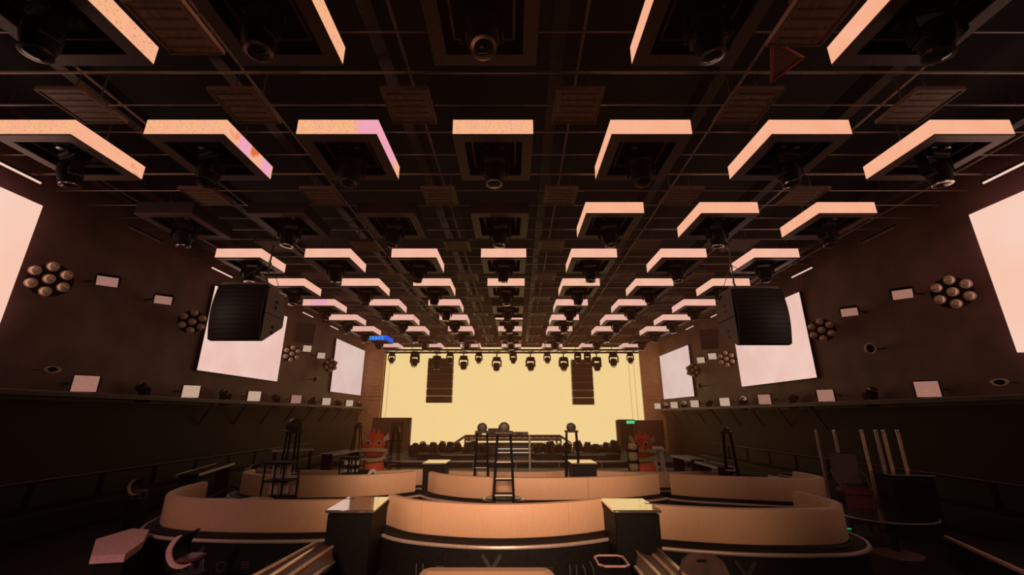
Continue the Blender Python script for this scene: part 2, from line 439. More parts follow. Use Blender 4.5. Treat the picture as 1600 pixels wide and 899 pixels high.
for k in range(10):
    for n in range(7):
        base = LEDNEAR if (k <= 1 and n <= 3) else LEDNEAR2 if k <= 2 else LEDMID if k <= 4 else LEDFAR
        off = unlit(k, n)
        look = 'unlit dark' if off else 'blue striped' if (k, n) == (8, 0) else 'peach lit' if k <= 2 else 'salmon lit' if k <= 4 else 'rose lit'
        extra = {(1, 2): ' with a pink corner', (1, 1): ' with orange blots', (1, 0): ' with one orange blot', (6, 1): ' with a red corner'}.get((k, n), '')
        t = thing('led_frame', '%s square ceiling frame%s, %s, %s' % (look, extra, ROWN[k], COLN[n]), 'light',
                  (bx(n, k), by(k)+BD/2, BZ), group='square led frames hanging in rows')
        for side in ('front', 'left', 'right', 'back'):
            sp_ = SPECIAL.get((k, n), {}).get(side)
            if sp_:
                for i in range(4): put('led_panel', panel_mesh(side, sp_[i], i), t)
            elif (k, n) == (8, 0): put('led_panel', panel_mesh(side, LEDBLUE), t)
            else: put('led_panel', panel_mesh(side, OFF if off else base), t)
        if (k, n) == (8, 0):
            for i in range(6):
                put('blue_bar', MB().box((-0.5+0.17*i, -BD/2-0.01, BH/2), (0.085, 0.02, BH-0.03)).mesh('blue_bar', LEDCYAN), t)
        if (k, n) == (6, 3):
            put('light_strip', MB().box((0, -BD/2-0.01, 0.06), (BW, 0.02, 0.07)).mesh('light_strip', LEDFAR), t)
        put('bottom_rim', rim_me, t); put('inner_wall', liner_me, t); put('inner_rim', inner_me, t); put('cover_plate', roof_me, t); put('mount_bar', bar_me, t)
        for s in (-1, 1):
            put('hanger', hang_me, t, (s*0.45, 0, 0)); put('reflector', eye_me, t, (s*0.11, -0.12, 0.05))

# moving heads under the frames
base_me = MB().bbox((0, 0, 0.06), (0.36, 0.30, 0.18), 0.03).mesh('base', BLACK)
yoke = MB()
for s in (-1, 1): yoke.bbox((s*0.205, 0, -0.15), (0.05, 0.16, 0.32), 0.015)
yoke.bbox((0, 0, -0.015), (0.46, 0.18, 0.05), 0.015)
yoke_me = yoke.mesh('yoke', BLACK)
head_me = MB().lathe([(0.10, 0.10), (0.145, 0.07), (0.16, 0.0), (0.16, -0.12), (0.135, -0.22), (0.125, -0.27)], 18).mesh('head', BLACK, 40)
ring_me = MB().lathe([(0.128, -0.26), (0.136, -0.265), (0.136, -0.285), (0.112, -0.288)], 20).mesh('lens_ring', CHROME, 40)
lens_me = MB().lathe([(0.108, -0.284), (0.08, -0.296), (0.03, -0.303)], 18).mesh('lens', LENS, 60)
fin_me = MB()
for i in range(4): fin_me.box((0, 0.0, -0.02-0.035*i), (0.335, 0.18, 0.012))
fin_me = fin_me.mesh('cooling_fins', STEEL)
def moving_head(label, loc, rot=(0, 0, 0), tilt=(0.0, 0.0), scale=None, group='moving head lamps under the lit frames'):
    t = thing('moving_head', label, 'stage light', loc, group=group, rot=rot, scale=scale)
    put('base', base_me, t); put('yoke', yoke_me, t)
    h = put('head', head_me, t, (0, 0, -0.22), (tilt[0], tilt[1], 0))
    put('lens_ring', ring_me, h); put('lens', lens_me, h); put('cooling_fins', fin_me, h)
    return t
for k in range(10):
    for n in range(7):
        if k == 9 and n != 3: continue
        moving_head('black moving head under frame, %s, %s' % (ROWN[k], COLN[n]),
                    (bx(n, k), by(k)+BD/2+0.02, 7.03), (0, 0, rnd.uniform(-0.4, 0.4)), (rnd.uniform(-0.25, 0.25), rnd.uniform(-0.15, 0.15)))
# bigger lamps on the front stage truss
tr = thing('lighting_truss', 'long dark lighting truss along the top edge of the stage screen', 'truss', (0, 25.0, 6.60))
m = MB()
for (dy, dz) in ((0, 0), (0.3, 0), (0, 0.16), (0.3, 0.16)): part('chord', MB().tube((-7.6, dy, dz), (7.6, dy, dz), 0.035, 8), RIM, tr)
m = MB()
for i in range(30): m.tube((-7.6+i*0.506, 0, 0), (-7.6+(i+1)*0.506, 0, 0.16), 0.015, 5)
part('lattice', m, RIM, tr)
for x in (-6, -2, 2, 6): part('hanger', MB().tube((x, 0.15, 0.16), (x, 0.15, 2.38), 0.02, 6), STEEL, tr)
for i, (u, v, sc) in enumerate([(648, 556, 1.7), (682, 566, 1.8), (724, 566, 1.8), (776, 568, 1.9), (829, 568, 1.9), (881, 568, 1.8), (903, 557, 1.3), (933, 568, 1.8), (959, 558, 1.7), (748, 556, 1.3), (802, 556, 1.3), (855, 556, 1.3), (918, 554, 1.2), (703, 554, 1.2), (612, 552, 1.2), (985, 554, 1.2)]):
    p = aty(u, v+8, 25.15); sc = 1.25 if sc > 1.4 else 0.95
    bz = min(6.56, p.z+0.53*sc)
    th_ = moving_head('large moving head lamp on the stage truss, %s' % ['left end group', 'above the left stage speaker', 'right of the left stage speaker', 'just left of screen middle', 'just right of screen middle', 'left of the right stage speaker', 'over the right stage speaker', 'right of the right stage speaker', 'right end group', 'small one left of middle', 'small one at the middle', 'small one right of middle', 'small one over right speaker', 'small one over left speaker', 'small one at far left corner', 'small one at far right corner'][i],
                (p.x, 25.15, bz-0.15*sc), (0, 0, rnd.uniform(-0.5, 0.5)), (rnd.uniform(-0.3, 0.1), rnd.uniform(-0.1, 0.1)), sc, 'moving heads on the stage truss')
    part('drop_pipe', MB().tube((0, 0, 0.1), (0, 0, max(0.12, (6.60-bz+0.15*sc)/sc)), 0.03, 6), BLACK, th_)
    zc = max(0.12, (6.60-bz+0.15*sc)/sc)
    part('clamp', MB().box((0, 0, zc), (0.5/sc, 0.5/sc, 0.06)), BLACK, th_)
# stray blue indicator lamps
for (u, v, z, lb) in [(1425, 35, 6.98, 'tiny blue indicator light beside the top right overhead frame'), (1447, 246, 6.99, 'tiny blue indicator light inside the far right peach frame'), (1212, 246, 6.99, 'faint blue indicator light inside the second right peach frame')]:
    p = atz(u, v, z)
    t = thing('indicator_light', lb, 'light', p)
    part('bulb', MB().sphere((0, 0, 0), 0.022), BLUEDOT, t, 60); part('holder', MB().tube((0, 0, 0.015), (0, 0, 0.2), 0.015, 6), BLACK, t)
# red triangle hanging near the top right
p = atz(1215, 100, 7.3)
t = thing('warning_triangle', 'faint red triangular frame hanging near the top right', 'frame', p)
tri = [(-0.28, -0.35), (0.26, -0.10), (0.10, 0.30)]
A = [Vector((a, b, 0)) for a, b in tri]
part('rim', MB().pipe(A+[A[0]], 0.02, 6), mat('dark_red_rim', (0.35, 0.05, 0.03), 0.5), t)
part('mesh_fill', MB().prism(tri, -0.006, 0.006, 'z'), mat('rust_fill', (0.14, 0.045, 0.025), 0.7, noise=0.3), t)
part('hanger', MB().tube((0.02, -0.05, 0), (0.02, -0.05, 0.35), 0.012, 6), STEEL, t)
# short strip lights along both ceiling edges
for s, side in ((-1, 'left'), (1, 'right')):
    for k in range(6):
        y = 6.75+5.9*k if False else 6.8+2.95*k
        if k % 2 and k != 5: 
            pass
        t = thing('strip_light', '%s short beaded strip light along the %s ceiling edge' % (['nearest', 'second', 'third', 'fourth', 'fifth', 'sixth'][k], side), 'light', (s*9.3, y, 7.38), group='strip lights along the ceiling edges')
        part('tube', MB().tube((0, -0.48, 0), (0, 0.48, 0), 0.022, 8), LEDSTRIP if k != 1 else STEEL, t)
        part('channel', MB().box((0, 0, 0.04), (0.06, 1.0, 0.03)), BLACK, t)
        for e in (-1, 1): part('hanger', MB().tube((0, e*0.4, 0.05), (0, e*0.4, 1.43), 0.01, 5), STEEL, t)

# ------------------------------------------------------------------ hanging loudspeakers at the sides
def side_speaker(s, label):
    # local x: outward from room centre is +s ; front face at y=0 looking at the camera
    x0 = 5.55*s if s < 0 else 5.30
    t = thing('hanging_loudspeaker', label, 'speaker', (-6.37 if s < 0 else 5.79, 9.5, 4.66 if s < 0 else 4.56), group='loudspeakers hanging at the sides')
    w = 1.19/2; h = 1.30
    prof = [(0.0, 0.0)] + [(-0.10*math.sin(PI*i/6), h*i/6) for i in range(1, 6)] + [(0.0, h), (0.30, h), (0.85, h*0.82), (0.85, h*0.34), (0.10, -0.02)]
    part('cabinet', MB().prism(prof, -w, w, 'x'), CABSIDE, t)
    # grille skin
    g = MB(); N = 12; vs = []; fs = []
    for i in range(N+1):
        zz = h*i/N; yy = -0.10*math.sin(PI*i/N)-0.02
        for j in range(9):
            a = -1+j/4.0
            vs.append((a*w, yy-0.10*(1-a*a), zz))
    for i in range(N):
        for j in range(8):
            q = i*9+j; fs.append((q, q+1, q+10, q+9))
    n0 = len(vs); vs += [(x, 0.01 if True else y, z) for (x, y, z) in vs]
    fs += [tuple(n0+i for i in reversed(f)) for f in fs]
    edge = [j for j in range(9)] + [i*9+8 for i in range(1, N+1)] + [N*9+j for j in range(7, -1, -1)] + [i*9 for i in range(N-1, 0, -1)]
    for a, b in zip(edge, edge[1:]+edge[:1]): fs.append((a, b, n0+b, n0+a))
    g.add(vs, fs)
    gr = part('grille', g, GRILLE, t, 40)
    for k in range(1, 12):
        zz = h*k/12
        pts = [Vector((a*w*0.99, -0.10*math.sin(PI*k/12)-0.023-0.10*(1-a*a), zz)) for a in [-1+q/4 for q in range(9)]]
        part('grille_rib', MB().pipe(pts, 0.003, 4), BLACK, gr)
    for zc in (0.30, 0.92):
        for dz in (-0.07, 0.07):
            part('side_port', MB().sphere((-s*(w+0.0), 0.42, zc+dz), 0.055, 10, 6, (0.25, 1.2, 0.75)), MAROON if s > 0 else BLACK, t, 60)
    part('cabinet_joint', MB().box((-s*(w+0.004), 0.38, h*0.5), (0.01, 0.86, 0.015)), BLACK, t)
    fr = part('rigging_frame', MB().frame((0, 0.35, h+0.05), 1.1, 0.7, 0.05, 0.05), STEEL, t)
    for x in (-0.5, 0.5): part('shackle', MB().tube((x, 0.1, h+0.0), (x, 0.1, h+0.1), 0.03, 8), CHROME, fr)
    ch = MB()
    for i in range(16):
        z0 = h+0.07+i*0.115
        ch.tube((-s*0.30+0.02*(i % 2), 0.35, z0), (-s*0.30-0.02*(i % 2), 0.35, z0+0.12), 0.022, 6)
    part('chain', ch, STEEL, t)
    for x in (-0.62, 0.62): part('guy_wire', MB().tube((x, 0.35, h+0.07), (-s*0.3, 0.35, h+0.75), 0.008, 5), STEEL, t)
    return t
side_speaker(-1, 'large black loudspeaker with curved front hanging at the left')
side_speaker(1, 'large black loudspeaker with curved front hanging at the right')

def line_array(label, u0, v0, u1, v1):
    a, b = aty(u0, v0, 27.3), aty(u1, v1, 27.3)
    w = b.x-a.x; h = a.z-b.z
    t = thing('line_array', label, 'speaker', ((a.x+b.x)/2, 27.3, b.z), group='line arrays before the stage screen')
    z = h
    for i, hh in enumerate([0.18, 0.16, 0.16, 0.17, 0.17, 0.16]):
        c = part('speaker_cabinet', MB().bbox((0, 0.25, z-h*hh/2), (w, 0.5, h*hh-0.03), 0.015), ARRAYM, t)
        part('grille', MB().box((0, -0.005, z-h*hh/2), (w-0.1, 0.03, h*hh-0.09)), GRILLE if i > 4 else ARRAYM, c)
        if i < 3: part('pale_joint', MB().box((0, -0.0, z-h*hh), (w-0.04, 0.02, 0.03)), TRIMM, t)
        z -= h*hh
    part('bumper_frame', MB().frame((0, 0.25, h+0.05), w, 0.5, 0.06, 0.06), STEEL, t)
    for x in (-0.4, 0.4): part('sling', MB().tube((x, 0.25, h+0.08), (x*0.4, 0.25, 8.8-b.z), 0.02, 6), STEEL, t)
line_array('tall dark line array hanging before the left of the stage screen', 669, 562, 705, 630)
line_array('tall dark line array hanging before the right of the stage screen', 893, 564, 929, 633)

# ------------------------------------------------------------------ wall fixtures
def facing(p, aim):
    d = (Vector(aim)-Vector(p)); return d.to_track_quat('-Y', 'Z').to_euler()
ARMS = []
def arms():
    for t, s, back in ARMS:
        R = t.rotation_euler.to_matrix()
        tgt = R.transposed() @ (Vector((s*9.81, t.location.y, t.location.z))-t.location)
        tgt = Vector((tgt.x/t.scale.x, tgt.y/t.scale.y, tgt.z/t.scale.z))
        part('wall_arm', MB().tube((0, back, 0), tgt, 0.022, 6), BLACK, t)
blinder = None
def seven_lamp(u, v, label, s, r=0.37):
    global blinder
    p = atx(u, v, s*9.35)
    aim = (s*3.0, p.y-7.0, p.z-1.0)
    if blinder is None:
        t = thing('blinder_lamp', label, 'stage light', p, group='seven lamp blinders on the side walls', rot=facing(p, aim))
        part('back_plate', MB().lathe([(0.05, 0.03), (0.33, 0.03), (0.34, 0.0), (0.33, -0.03)], 24, RX(PI/2) @ T(0, 0, -0.1)), BLACK, t, 40)
        for i in range(7):
            a = PI/6+i*PI/3; rr = 0.0 if i == 6 else 0.255
            c = (rr*math.cos(a), -0.02, rr*math.sin(a))
            q = part('lamp', MB().lathe([(0.03, 0.0), (0.075, 0.03), (0.088, 0.085), (0.07, 0.115), (0.035, 0.13), (0.005, 0.134)], 14, T(*c) @ RX(PI/2)), GOLDLAMP, t, 40)
            part('bulb', MB().sphere((c[0]+0.03, c[1]-0.115, c[2]+0.03), 0.022), WHITE, q, 60)
            part('lamp_rim', MB().lathe([(0.086, 0.07), (0.098, 0.075), (0.098, 0.09), (0.086, 0.093)], 14, T(*c) @ RX(PI/2)), BRASS, q, 40)
        part('bracket', MB().tube((0, 0.1, 0.0), (0, 0.42, 0.05), 0.03, 8).box((0, 0.42, 0.05), (0.2, 0.04, 0.2)), BLACK, t)
        blinder = t
    else: t = dup(blinder, label, p, facing(p, aim))
    ARMS.append((t, s, 0.42))
for (u, v, s, lb) in [(78, 437, -1, 'nearest seven lamp blinder high on the left wall'), (300, 503, -1, 'seven lamp blinder just left of the left hanging loudspeaker'),
                      (455, 553, -1, 'seven lamp blinder between the two far left screens'), (516, 571, -1, 'seven lamp blinder at the edge of the farthest left screen'),
                      (1488, 457, 1, 'nearest seven lamp blinder high on the right wall'), (1284, 516, 1, 'seven lamp blinder right of the right hanging loudspeaker screen'),
                      (1136, 561, 1, 'seven lamp blinder between the two far right screens'), (1083, 579, 1, 'seven lamp blinder at the edge of the farthest right screen')]:
    seven_lamp(u, v, lb, s)

wash = {}
def wash_light(p, label, aim, w, h, m, group, down=True):
    key = (round(w, 2), round(h, 2), m.name)
    if key not in wash:
        t = thing('wash_light', label, 'stage light', p, group=group, rot=facing(p, aim))
        part('housing', MB().bbox((0, 0.07, 0), (w+0.05, 0.14, h+0.05), 0.02), BLACK, t)
        part('lamp_face', MB().box((0, -0.008, 0), (w, 0.02, h)), m, t)
        b = MB()
        for s in (-1, 1): b.box((s*(w/2+0.05), 0.07, 0.03), (0.02, 0.05, h*0.6))
        part('bracket', b.box((0, 0.16, 0.0), (w+0.12, 0.03, 0.05)), STEEL, t)
        wash[key] = t
    else:
        t = dup(wash[key], label, p, facing(p, aim)); t['group'] = group
    ARMS.append((t, 1 if p[0] > 0 else -1, 0.16))
    return t
# upper row of wash lights
for (u, v, s, lb) in [(168, 440, -1, 'tan wash light high on left wall, nearest of two'), (255, 469, -1, 'tan wash light high on left wall, left of the loudspeaker'),
                      (1410, 460, 1, 'tan wash light high on right wall, nearest of two'), (1327, 488, 1, 'tan wash light high on right wall, right of the loudspeaker screen')]:
    p = atx(u, v, s*9.3)
    wash_light(p, lb, (s*6.5, p.y-3.5, p.z-3.0), 0.36, 0.22, LAMPFACE, 'wash lights high on the side walls')
for (u, v, s, lb) in [(480, 545, -1, 'small pale wash light right of the left wall blinder'), (502, 556, -1, 'small pale wash light beside the farthest left screen'),
                      (1113, 557, 1, 'small pale wash light left of the right wall blinder'), (1095, 563, 1, 'small pale wash light beside the farthest right screen')]:
    p = atx(u, v, s*9.3)
    wash_light(p, lb, (s*5.5, p.y-6, p.z-2.5), 0.34, 0.28, LAMPPALE, 'small wash lights between the far screens')
# ledges with lamps
for s, side in ((-1, 'left'), (1, 'right')):
    zl = 3.40 if s < 0 else 3.30
    L = struct('trim_%d' % (3 if s < 0 else 4), MB().box((s*9.52, 15.9, zl), (0.56, 24.0, 0.06)), BEAM)
    part('front_pipe', MB().tube((s*9.26, 3.9, zl+0.05), (s*9.26, 27.6, zl+0.05), 0.025, 8), RIM, L)
    for j in range(9):
        y = 13.5+1.7*j
        part('strut', MB().tube((s*9.28, y, zl-0.02), (s*9.76, y+0.15, zl-0.7), 0.03, 6), BEAM, L)
led_l = [(137, 588, 0), (300, 605, 1), (398, 615, 1), (463, 623, 0), (510, 628, 1), (546, 631, 1), (575, 634, 1)]
led_r = [(1448, 605, 0), (1290, 618, 0), (1195, 627, 0), (1133, 632, 1), (1086, 636, 1), (1054, 638, 1), (1028, 640, 1)]
ORDL = ['nearest', 'second nearest', 'third nearest', 'fourth nearest', 'third farthest', 'second farthest', 'farthest']
for lst, s, side in ((led_l, -1, 'left'), (led_r, 1, 'right')):
    zl = 3.40 if s < 0 else 3.30
    for i, (u, v, pale) in enumerate(lst):
        p = atx(u, v, s*9.34); p.z = zl+0.26
        q = (s*9.34-0, p.y, p.z)
        wash_light(Vector(q), '%s square wash light standing on the %s wall ledge' % (ORDL[i], side), (s*4.2, p.y-5.6, p.z-0.2), 0.40, 0.34, LAMPPALE if pale else LAMPFACE, 'square wash lights on the wall ledges')
    for i in range(6):
        a, b = lst[i], lst[i+1]
        p = (atx(a[0], a[1], s*9.5)+atx(b[0], b[1], s*9.5))/2
        moving_head('small moving head on the %s ledge, %s gap between square lights' % (side, ['first', 'second', 'third', 'fourth', 'fifth', 'sixth'][i]),
                    (s*9.5, p.y, zl+0.03), (PI, 0, rnd.uniform(-1, 1)), (0.8, 0.2), 0.8, 'small moving heads on the wall ledges')
for (u, v, s, lb) in [(1360, 545, 1, 'small ring shaped lamp on the right wall below wash lights'), (1094, 603, 1, 'small ring shaped lamp on the far right wall'), (492, 593, -1, 'small ring shaped lamp on the far left wall'),
                      (83, 578, -1, 'faint oval lamp on the left wall near the photo edge'), (1561, 598, 1, 'faint oval lamp on the right wall near the photo edge')]:
    p = atx(u, v, s*9.4)
    t = thing('ring_lamp', lb, 'stage light', p, rot=facing(p, (s*5, p.y-6, p.z)), scale=0.8 if 'small' in lb else (0.8, 0.8, 0.36))
    R = [Vector((0.13*math.cos(2*PI*i/14), -0.02, 0.17*math.sin(2*PI*i/14))) for i in range(15)]
    part('ring', MB().pipe(R, 0.035, 6), GOLDLAMP, t, 60)
    part('housing', MB().lathe([(0.08, 0), (0.15, 0.02), (0.13, 0.2)], 14, RX(-PI/2)), BLACK, t, 40)
    part('bracket', MB().tube((0, 0.15, 0), (0, 0.25, 0.0), 0.025, 6), BLACK, t); ARMS.append((t, s, 0.25))
# dark wall speakers between the far screens
for (u, v, s, lb) in [(477, 520, -1, 'dark wall loudspeaker between the far left screens'), (1108, 530, 1, 'dark wall loudspeaker between the far right screens')]:
    p = atx(u, v, s*9.5)
    t = thing('wall_loudspeaker', lb, 'speaker', p, rot=facing(p, (s*4, p.y-7, p.z-1)))
    part('cabinet', MB().bbox((0, 0.22, 0), (0.9, 0.42, 0.95), 0.03), CABSIDE, t)
    part('grille', MB().bbox((0, 0.0, 0), (0.82, 0.03, 0.87), 0.01), GRILLE, t)
    part('bracket', MB().box((0, 0.5, 0), (0.2, 0.2, 0.2)), BLACK, t)

arms()

# ------------------------------------------------------------------ booths
def catmull(P, n=10):
    P = [Vector((x, y, 0)) for x, y in P]
    Q = [P[0]*2-P[1]] + P + [P[-1]*2-P[-2]]
    out = []
    for i in range(1, len(Q)-2):
        for k in range(n):
            t = k/n
            out.append(0.5*((2*Q[i]) + (Q[i+1]-Q[i-1])*t + (2*Q[i-1]-5*Q[i]+4*Q[i+1]-Q[i+2])*t*t + (3*Q[i]-Q[i-1]-3*Q[i+1]+Q[i+2])*t**3))
    out.append(P[-1]); return out
def normals(pts):
    N = []
    for i in range(len(pts)):
        d = (pts[min(i+1, len(pts)-1)]-pts[max(i-1, 0)]).normalized()
        N.append(Vector((d.y, -d.x, 0)))
    return N
def strip(pts, prof):
    """sweep a closed profile [(outward offset, z)] along a plan path"""
    N = normals(pts); b = MB(); vs = []; fs = []; m = len(prof)
    for p, n in zip(pts, N):
        for (o, z) in prof: vs.append((p.x+n.x*o, p.y+n.y*o, z))
    for i in range(len(pts)-1):
        for j in range(m):
            k = (j+1) % m; fs.append((i*m+j, i*m+k, i*m+m+k, i*m+m+j))
    fs.append(tuple(range(m))); fs.append(tuple(range((len(pts)-1)*m, len(pts)*m))[::-1])
    return b.add(vs, fs)
PL = {}
def booth(label, path, z0, z1, seams=(), depth=0.9, ext=0.24, pz=None, inner_from=None):
    pts = catmull(path, 12)
    t = thing('booth_sofa', label, 'sofa', (0, 0, 0))
    # put the empty at the middle of the booth's base
    c = pts[len(pts)//2]; t.location = (c.x, c.y, FZ)
    off = Vector((-c.x, -c.y, -FZ))
    def P(name, mb, m, parent=t, sm=None):
        if parent is t: mb.v = [tuple(Vector(v)+off) for v in mb.v]
        else: mb.v = [tuple(Vector(v)+off) for v in mb.v]
        return part(name, mb, m, parent, sm)
    n = len(pts)
    cuts = [0]+[int(round(f*(n-1))) for f in seams]+[n-1]
    prof = [(0.0, z0), (0.012, z0+0.02), (0.012, z1-0.03), (0.0, z1-0.006), (-0.03, z1), (-0.09, z1), (-0.12, z1-0.02), (-0.13, z1-0.05), (-0.13, z0)]
    for a, b in zip(cuts, cuts[1:]):
        seg = pts[a:b+1]
        if a > 0: seg = [seg[0].lerp(seg[1], 0.04)]+seg[1:]
        if b < n-1: seg = seg[:-1]+[seg[-1].lerp(seg[-2], 0.04)]
        P('backrest_panel', strip(seg, prof), SOFA, sm=40)
    P('seat_cushion', strip(pts, [(-0.14, z0-0.02), (-0.14, z0+0.10), (-0.18, z0+0.14), (-0.56, z0+0.14), (-0.60, z0+0.10), (-0.60, z0-0.02)]), MAROON, sm=40)
    pl = P('plinth', strip(pts, [(0.04, z0), (0.06, z0-0.02), (ext-0.03, z0-0.05), (ext-0.03, FZ), (-depth, FZ), (-depth, z0-0.03), (-0.2, z0-0.02)]), PLINTH)
    nz = z0-0.06
    P('nosing', strip(pts, [(ext-0.04, nz-0.02), (ext, nz-0.02), (ext+0.01, nz), (ext, nz+0.02), (ext-0.04, nz+0.02)]), TRIMM, pl, 40)
    return t, off, pl
Z0, Z1 = 1.31, 1.75
b1l, o1l, p1l = booth('tan curved booth sofa at front left, rounded at its left end', [(-6.12, 9.0), (-6.05, 8.35), (-5.72, 7.62), (-5.2, 7.28), (-4.4, 7.12), (-3.4, 7.08), (-2.45, 7.16)], Z0, Z1)
b1m, o1m, p1m = booth('tan bowed booth sofa at front centre between two black counters', [(-2.02, 7.55), (-1.55, 7.12), (-0.9, 6.88), (-0.2, 6.78), (0.5, 6.86), (1.05, 7.04), (1.45, 7.25)], Z0, Z1, (0.22, 0.76))
b1r, o1r, p1r = booth('tan curved booth sofa at front right, rounded at its right end', [(1.95, 6.80), (2.6, 6.60), (3.3, 6.47), (4.0, 6.45), (4.5, 6.52), (4.82, 6.78), (4.98, 7.2), (4.96, 7.95)], Z0, Z1)
b2l, _, _ = booth('tan curved booth sofa in second row at left', [(-6.3, 10.9), (-6.1, 10.3), (-5.5, 9.9), (-4.6, 9.75), (-3.4, 9.85), (-2.7, 10.1), (-2.22, 10.5)], 1.33, 1.76, depth=0.62)
b2m, _, _ = booth('tan wide bowed booth sofa in second row at centre', [(-1.92, 10.5), (-1.55, 10.08), (-0.8, 9.68), (0.3, 9.50), (1.4, 9.55), (2.5, 9.8), (3.28, 10.2)], 1.33, 1.75, (0.26, 0.70), depth=0.62)
b2r, _, _ = booth('tan curved booth sofa in second row at right', [(3.5, 10.1), (3.9, 9.86), (4.6, 9.62), (5.5, 9.35), (6.1, 9.25), (6.45, 9.45), (6.62, 9.85), (6.60, 10.5)], 1.33, 1.76, depth=0.62)
b3l, _, _ = booth('tan booth sofa in third row at left', [(-8.2, 13.9), (-7.0, 13.4), (-5.0, 13.2), (-3.6, 13.3), (-2.55, 13.6)], 1.02, 1.45, (0.5,), depth=0.8)
b3m, _, _ = booth('tan booth sofa in third row at centre', [(-1.95, 13.45), (-1.2, 13.25), (0.0, 13.15), (1.0, 13.2), (1.55, 13.4)], 1.02, 1.43, (0.3, 0.74), depth=0.8)
b3r, _, _ = booth('tan booth sofa in third row at right', [(2.5, 13.4), (3.2, 13.2), (4.4, 13.1), (5.4, 13.2), (6.6, 13.6)], 1.02, 1.43, (0.28, 0.66), depth=0.8)

# raised letters and marks on the plinth fronts
def marks(pl, off, pts_y, x0, items):
    for (x, kind) in items:
        y = pts_y(x); a = 0.0
        M = T(x, y, 0)
        m = MB()
        def bar(xa, za, xb, zb, w=0.035):
            d = Vector((xb-xa, 0, zb-za)); L = d.length
            R = Matrix.Rotation(-math.atan2(d.z, d.x), 4, 'Y')
            m.box((0, 0, 0), (L, 0.02, w), M @ T((xa+xb)/2, 0, (za+zb)/2) @ R)
        if kind == 'Y':
            bar(-0.13, 1.17, -0.01, 1.0, 0.05); bar(0.13, 1.17, 0.01, 1.0, 0.05); bar(0, 1.0, 0, 0.84, 0.04)
            bar(-0.12, 1.0, -0.12, 0.84, 0.04); bar(0.12, 1.0, 0.12, 0.84, 0.04)
        elif kind == 'block':
            for q in range(4): bar(-0.06, 0.90+q*0.03, 0.06, 0.90+q*0.03, 0.014)
            bar(-0.06, 0.86, 0.06, 0.86, 0.014)
        elif kind == 'round':
            R = [(0.07*math.cos(2*PI*i/10), 0.93+0.06*math.sin(2*PI*i/10)) for i in range(11)]
            for a_, b_ in zip(R, R[1:]): bar(a_[0], a_[1], b_[0], b_[1], 0.02)
        elif kind == 'slash':
            bar(-0.09, 1.02, -0.02, 0.92, 0.025); bar(-0.02, 0.92, -0.02, 0.84, 0.025); bar(0.05, 1.02, 0.10, 0.92, 0.025); bar(0.10, 0.92, 0.10, 0.84, 0.025)
        else:
            bar(-0.04, 1.0, -0.04, 0.85, 0.02); bar(0.05, 1.0, 0.05, 0.85, 0.02)
        m.v = [tuple(Vector(v)+off) for v in m.v]
        part('relief_letter' if kind == 'Y' else 'relief_mark', m, LETTER, pl)
def ycurve(path, ext):
    pts = catmull(path, 12); N = normals(pts)
    Q = sorted([(p.x+n.x*ext, p.y+n.y*ext) for p, n in zip(pts, N)])
    def f(x):
        for (a, b), (c, d) in zip(Q, Q[1:]):
            if a <= x <= c: return b+(d-b)*(x-a)/max(1e-6, c-a)-0.012
        return Q[0][1]
    return f
marks(p1m, o1m, ycurve([(-2.02, 7.55), (-1.55, 7.12), (-0.9, 6.88), (-0.2, 6.78), (0.5, 6.86), (1.05, 7.04), (1.45, 7.25)], 0.21), 0, [(-1.3, 'bars'), (-1.0, 'block'), (-0.72, 'round'), (-0.28, 'Y'), (0.18, 'round'), (0.5, 'block'), (0.85, 'bars'), (1.05, 'slash')])
marks(p1l, o1l, ycurve([(-5.72, 7.62), (-5.2, 7.28), (-4.4, 7.12), (-3.4, 7.08), (-2.45, 7.16)], 0.21), 0, [(-5.0, 'block'), (-4.6, 'Y'), (-4.15, 'round'), (-3.8, 'block'), (-3.45, 'bars')])
marks(p1r, o1r, ycurve([(1.95, 6.80), (2.6, 6.60), (3.3, 6.47), (4.0, 6.45), (4.5, 6.52), (4.82, 6.78)], 0.21), 0, [(2.35, 'bars'), (2.65, 'block'), (3.7, 'block'), (3.42, 'block'), (3.05, 'Y'), (4.05, 'slash'), (4.35, 'slash')])

# ------------------------------------------------------------------ black counters
def counter(label, x0, x1, y0, y1, skew, z1, z0=FZ):
    t = thing('counter', label, 'counter', ((x0+x1)/2, (y0+y1)/2, z0), group='black counters between the booths')
    w = x1-x0; d = y1-y0; h = z1-z0
    def sk(mb):
        mb.v = [(x+skew*(y/d+0.5), y, z) for (x, y, z) in mb.v]; return mb
    part('body', sk(MB().bbox((0, 0, (h-0.05)/2), (w, d, h-0.05), 0.012)), BLACK, t)
    part('top', sk(MB().bbox((0, 0, h-0.02), (w+0.06, d+0.06, 0.04), 0.01)), TOPGLOSS, t)
    part('toe_kick', sk(MB().box((0, -d/2-0.01, 0.06), (w-0.06, 0.03, 0.1))), BLACKG, t)
    part('front_panel', sk(MB().box((0, -d/2-0.004, h*0.52), (w-0.1, 0.012, h*0.78))), BLACK, t)
    return t
counter('black counter with glossy top at front left between the booths', -2.54, -1.93, 6.42, 7.35, -0.06, Z1)
counter('black counter with glossy top at front right between the booths', 1.42, 2.03, 6.42, 7.22, 0.0, Z1)
counter('black counter with glossy top between third row booths at left', -2.42, -1.84, 12.3, 13.2, 0.0, 1.75)
counter('black counter with glossy top between third row booths at right', 1.66, 2.30, 12.3, 13.2, 0.0, 1.75)

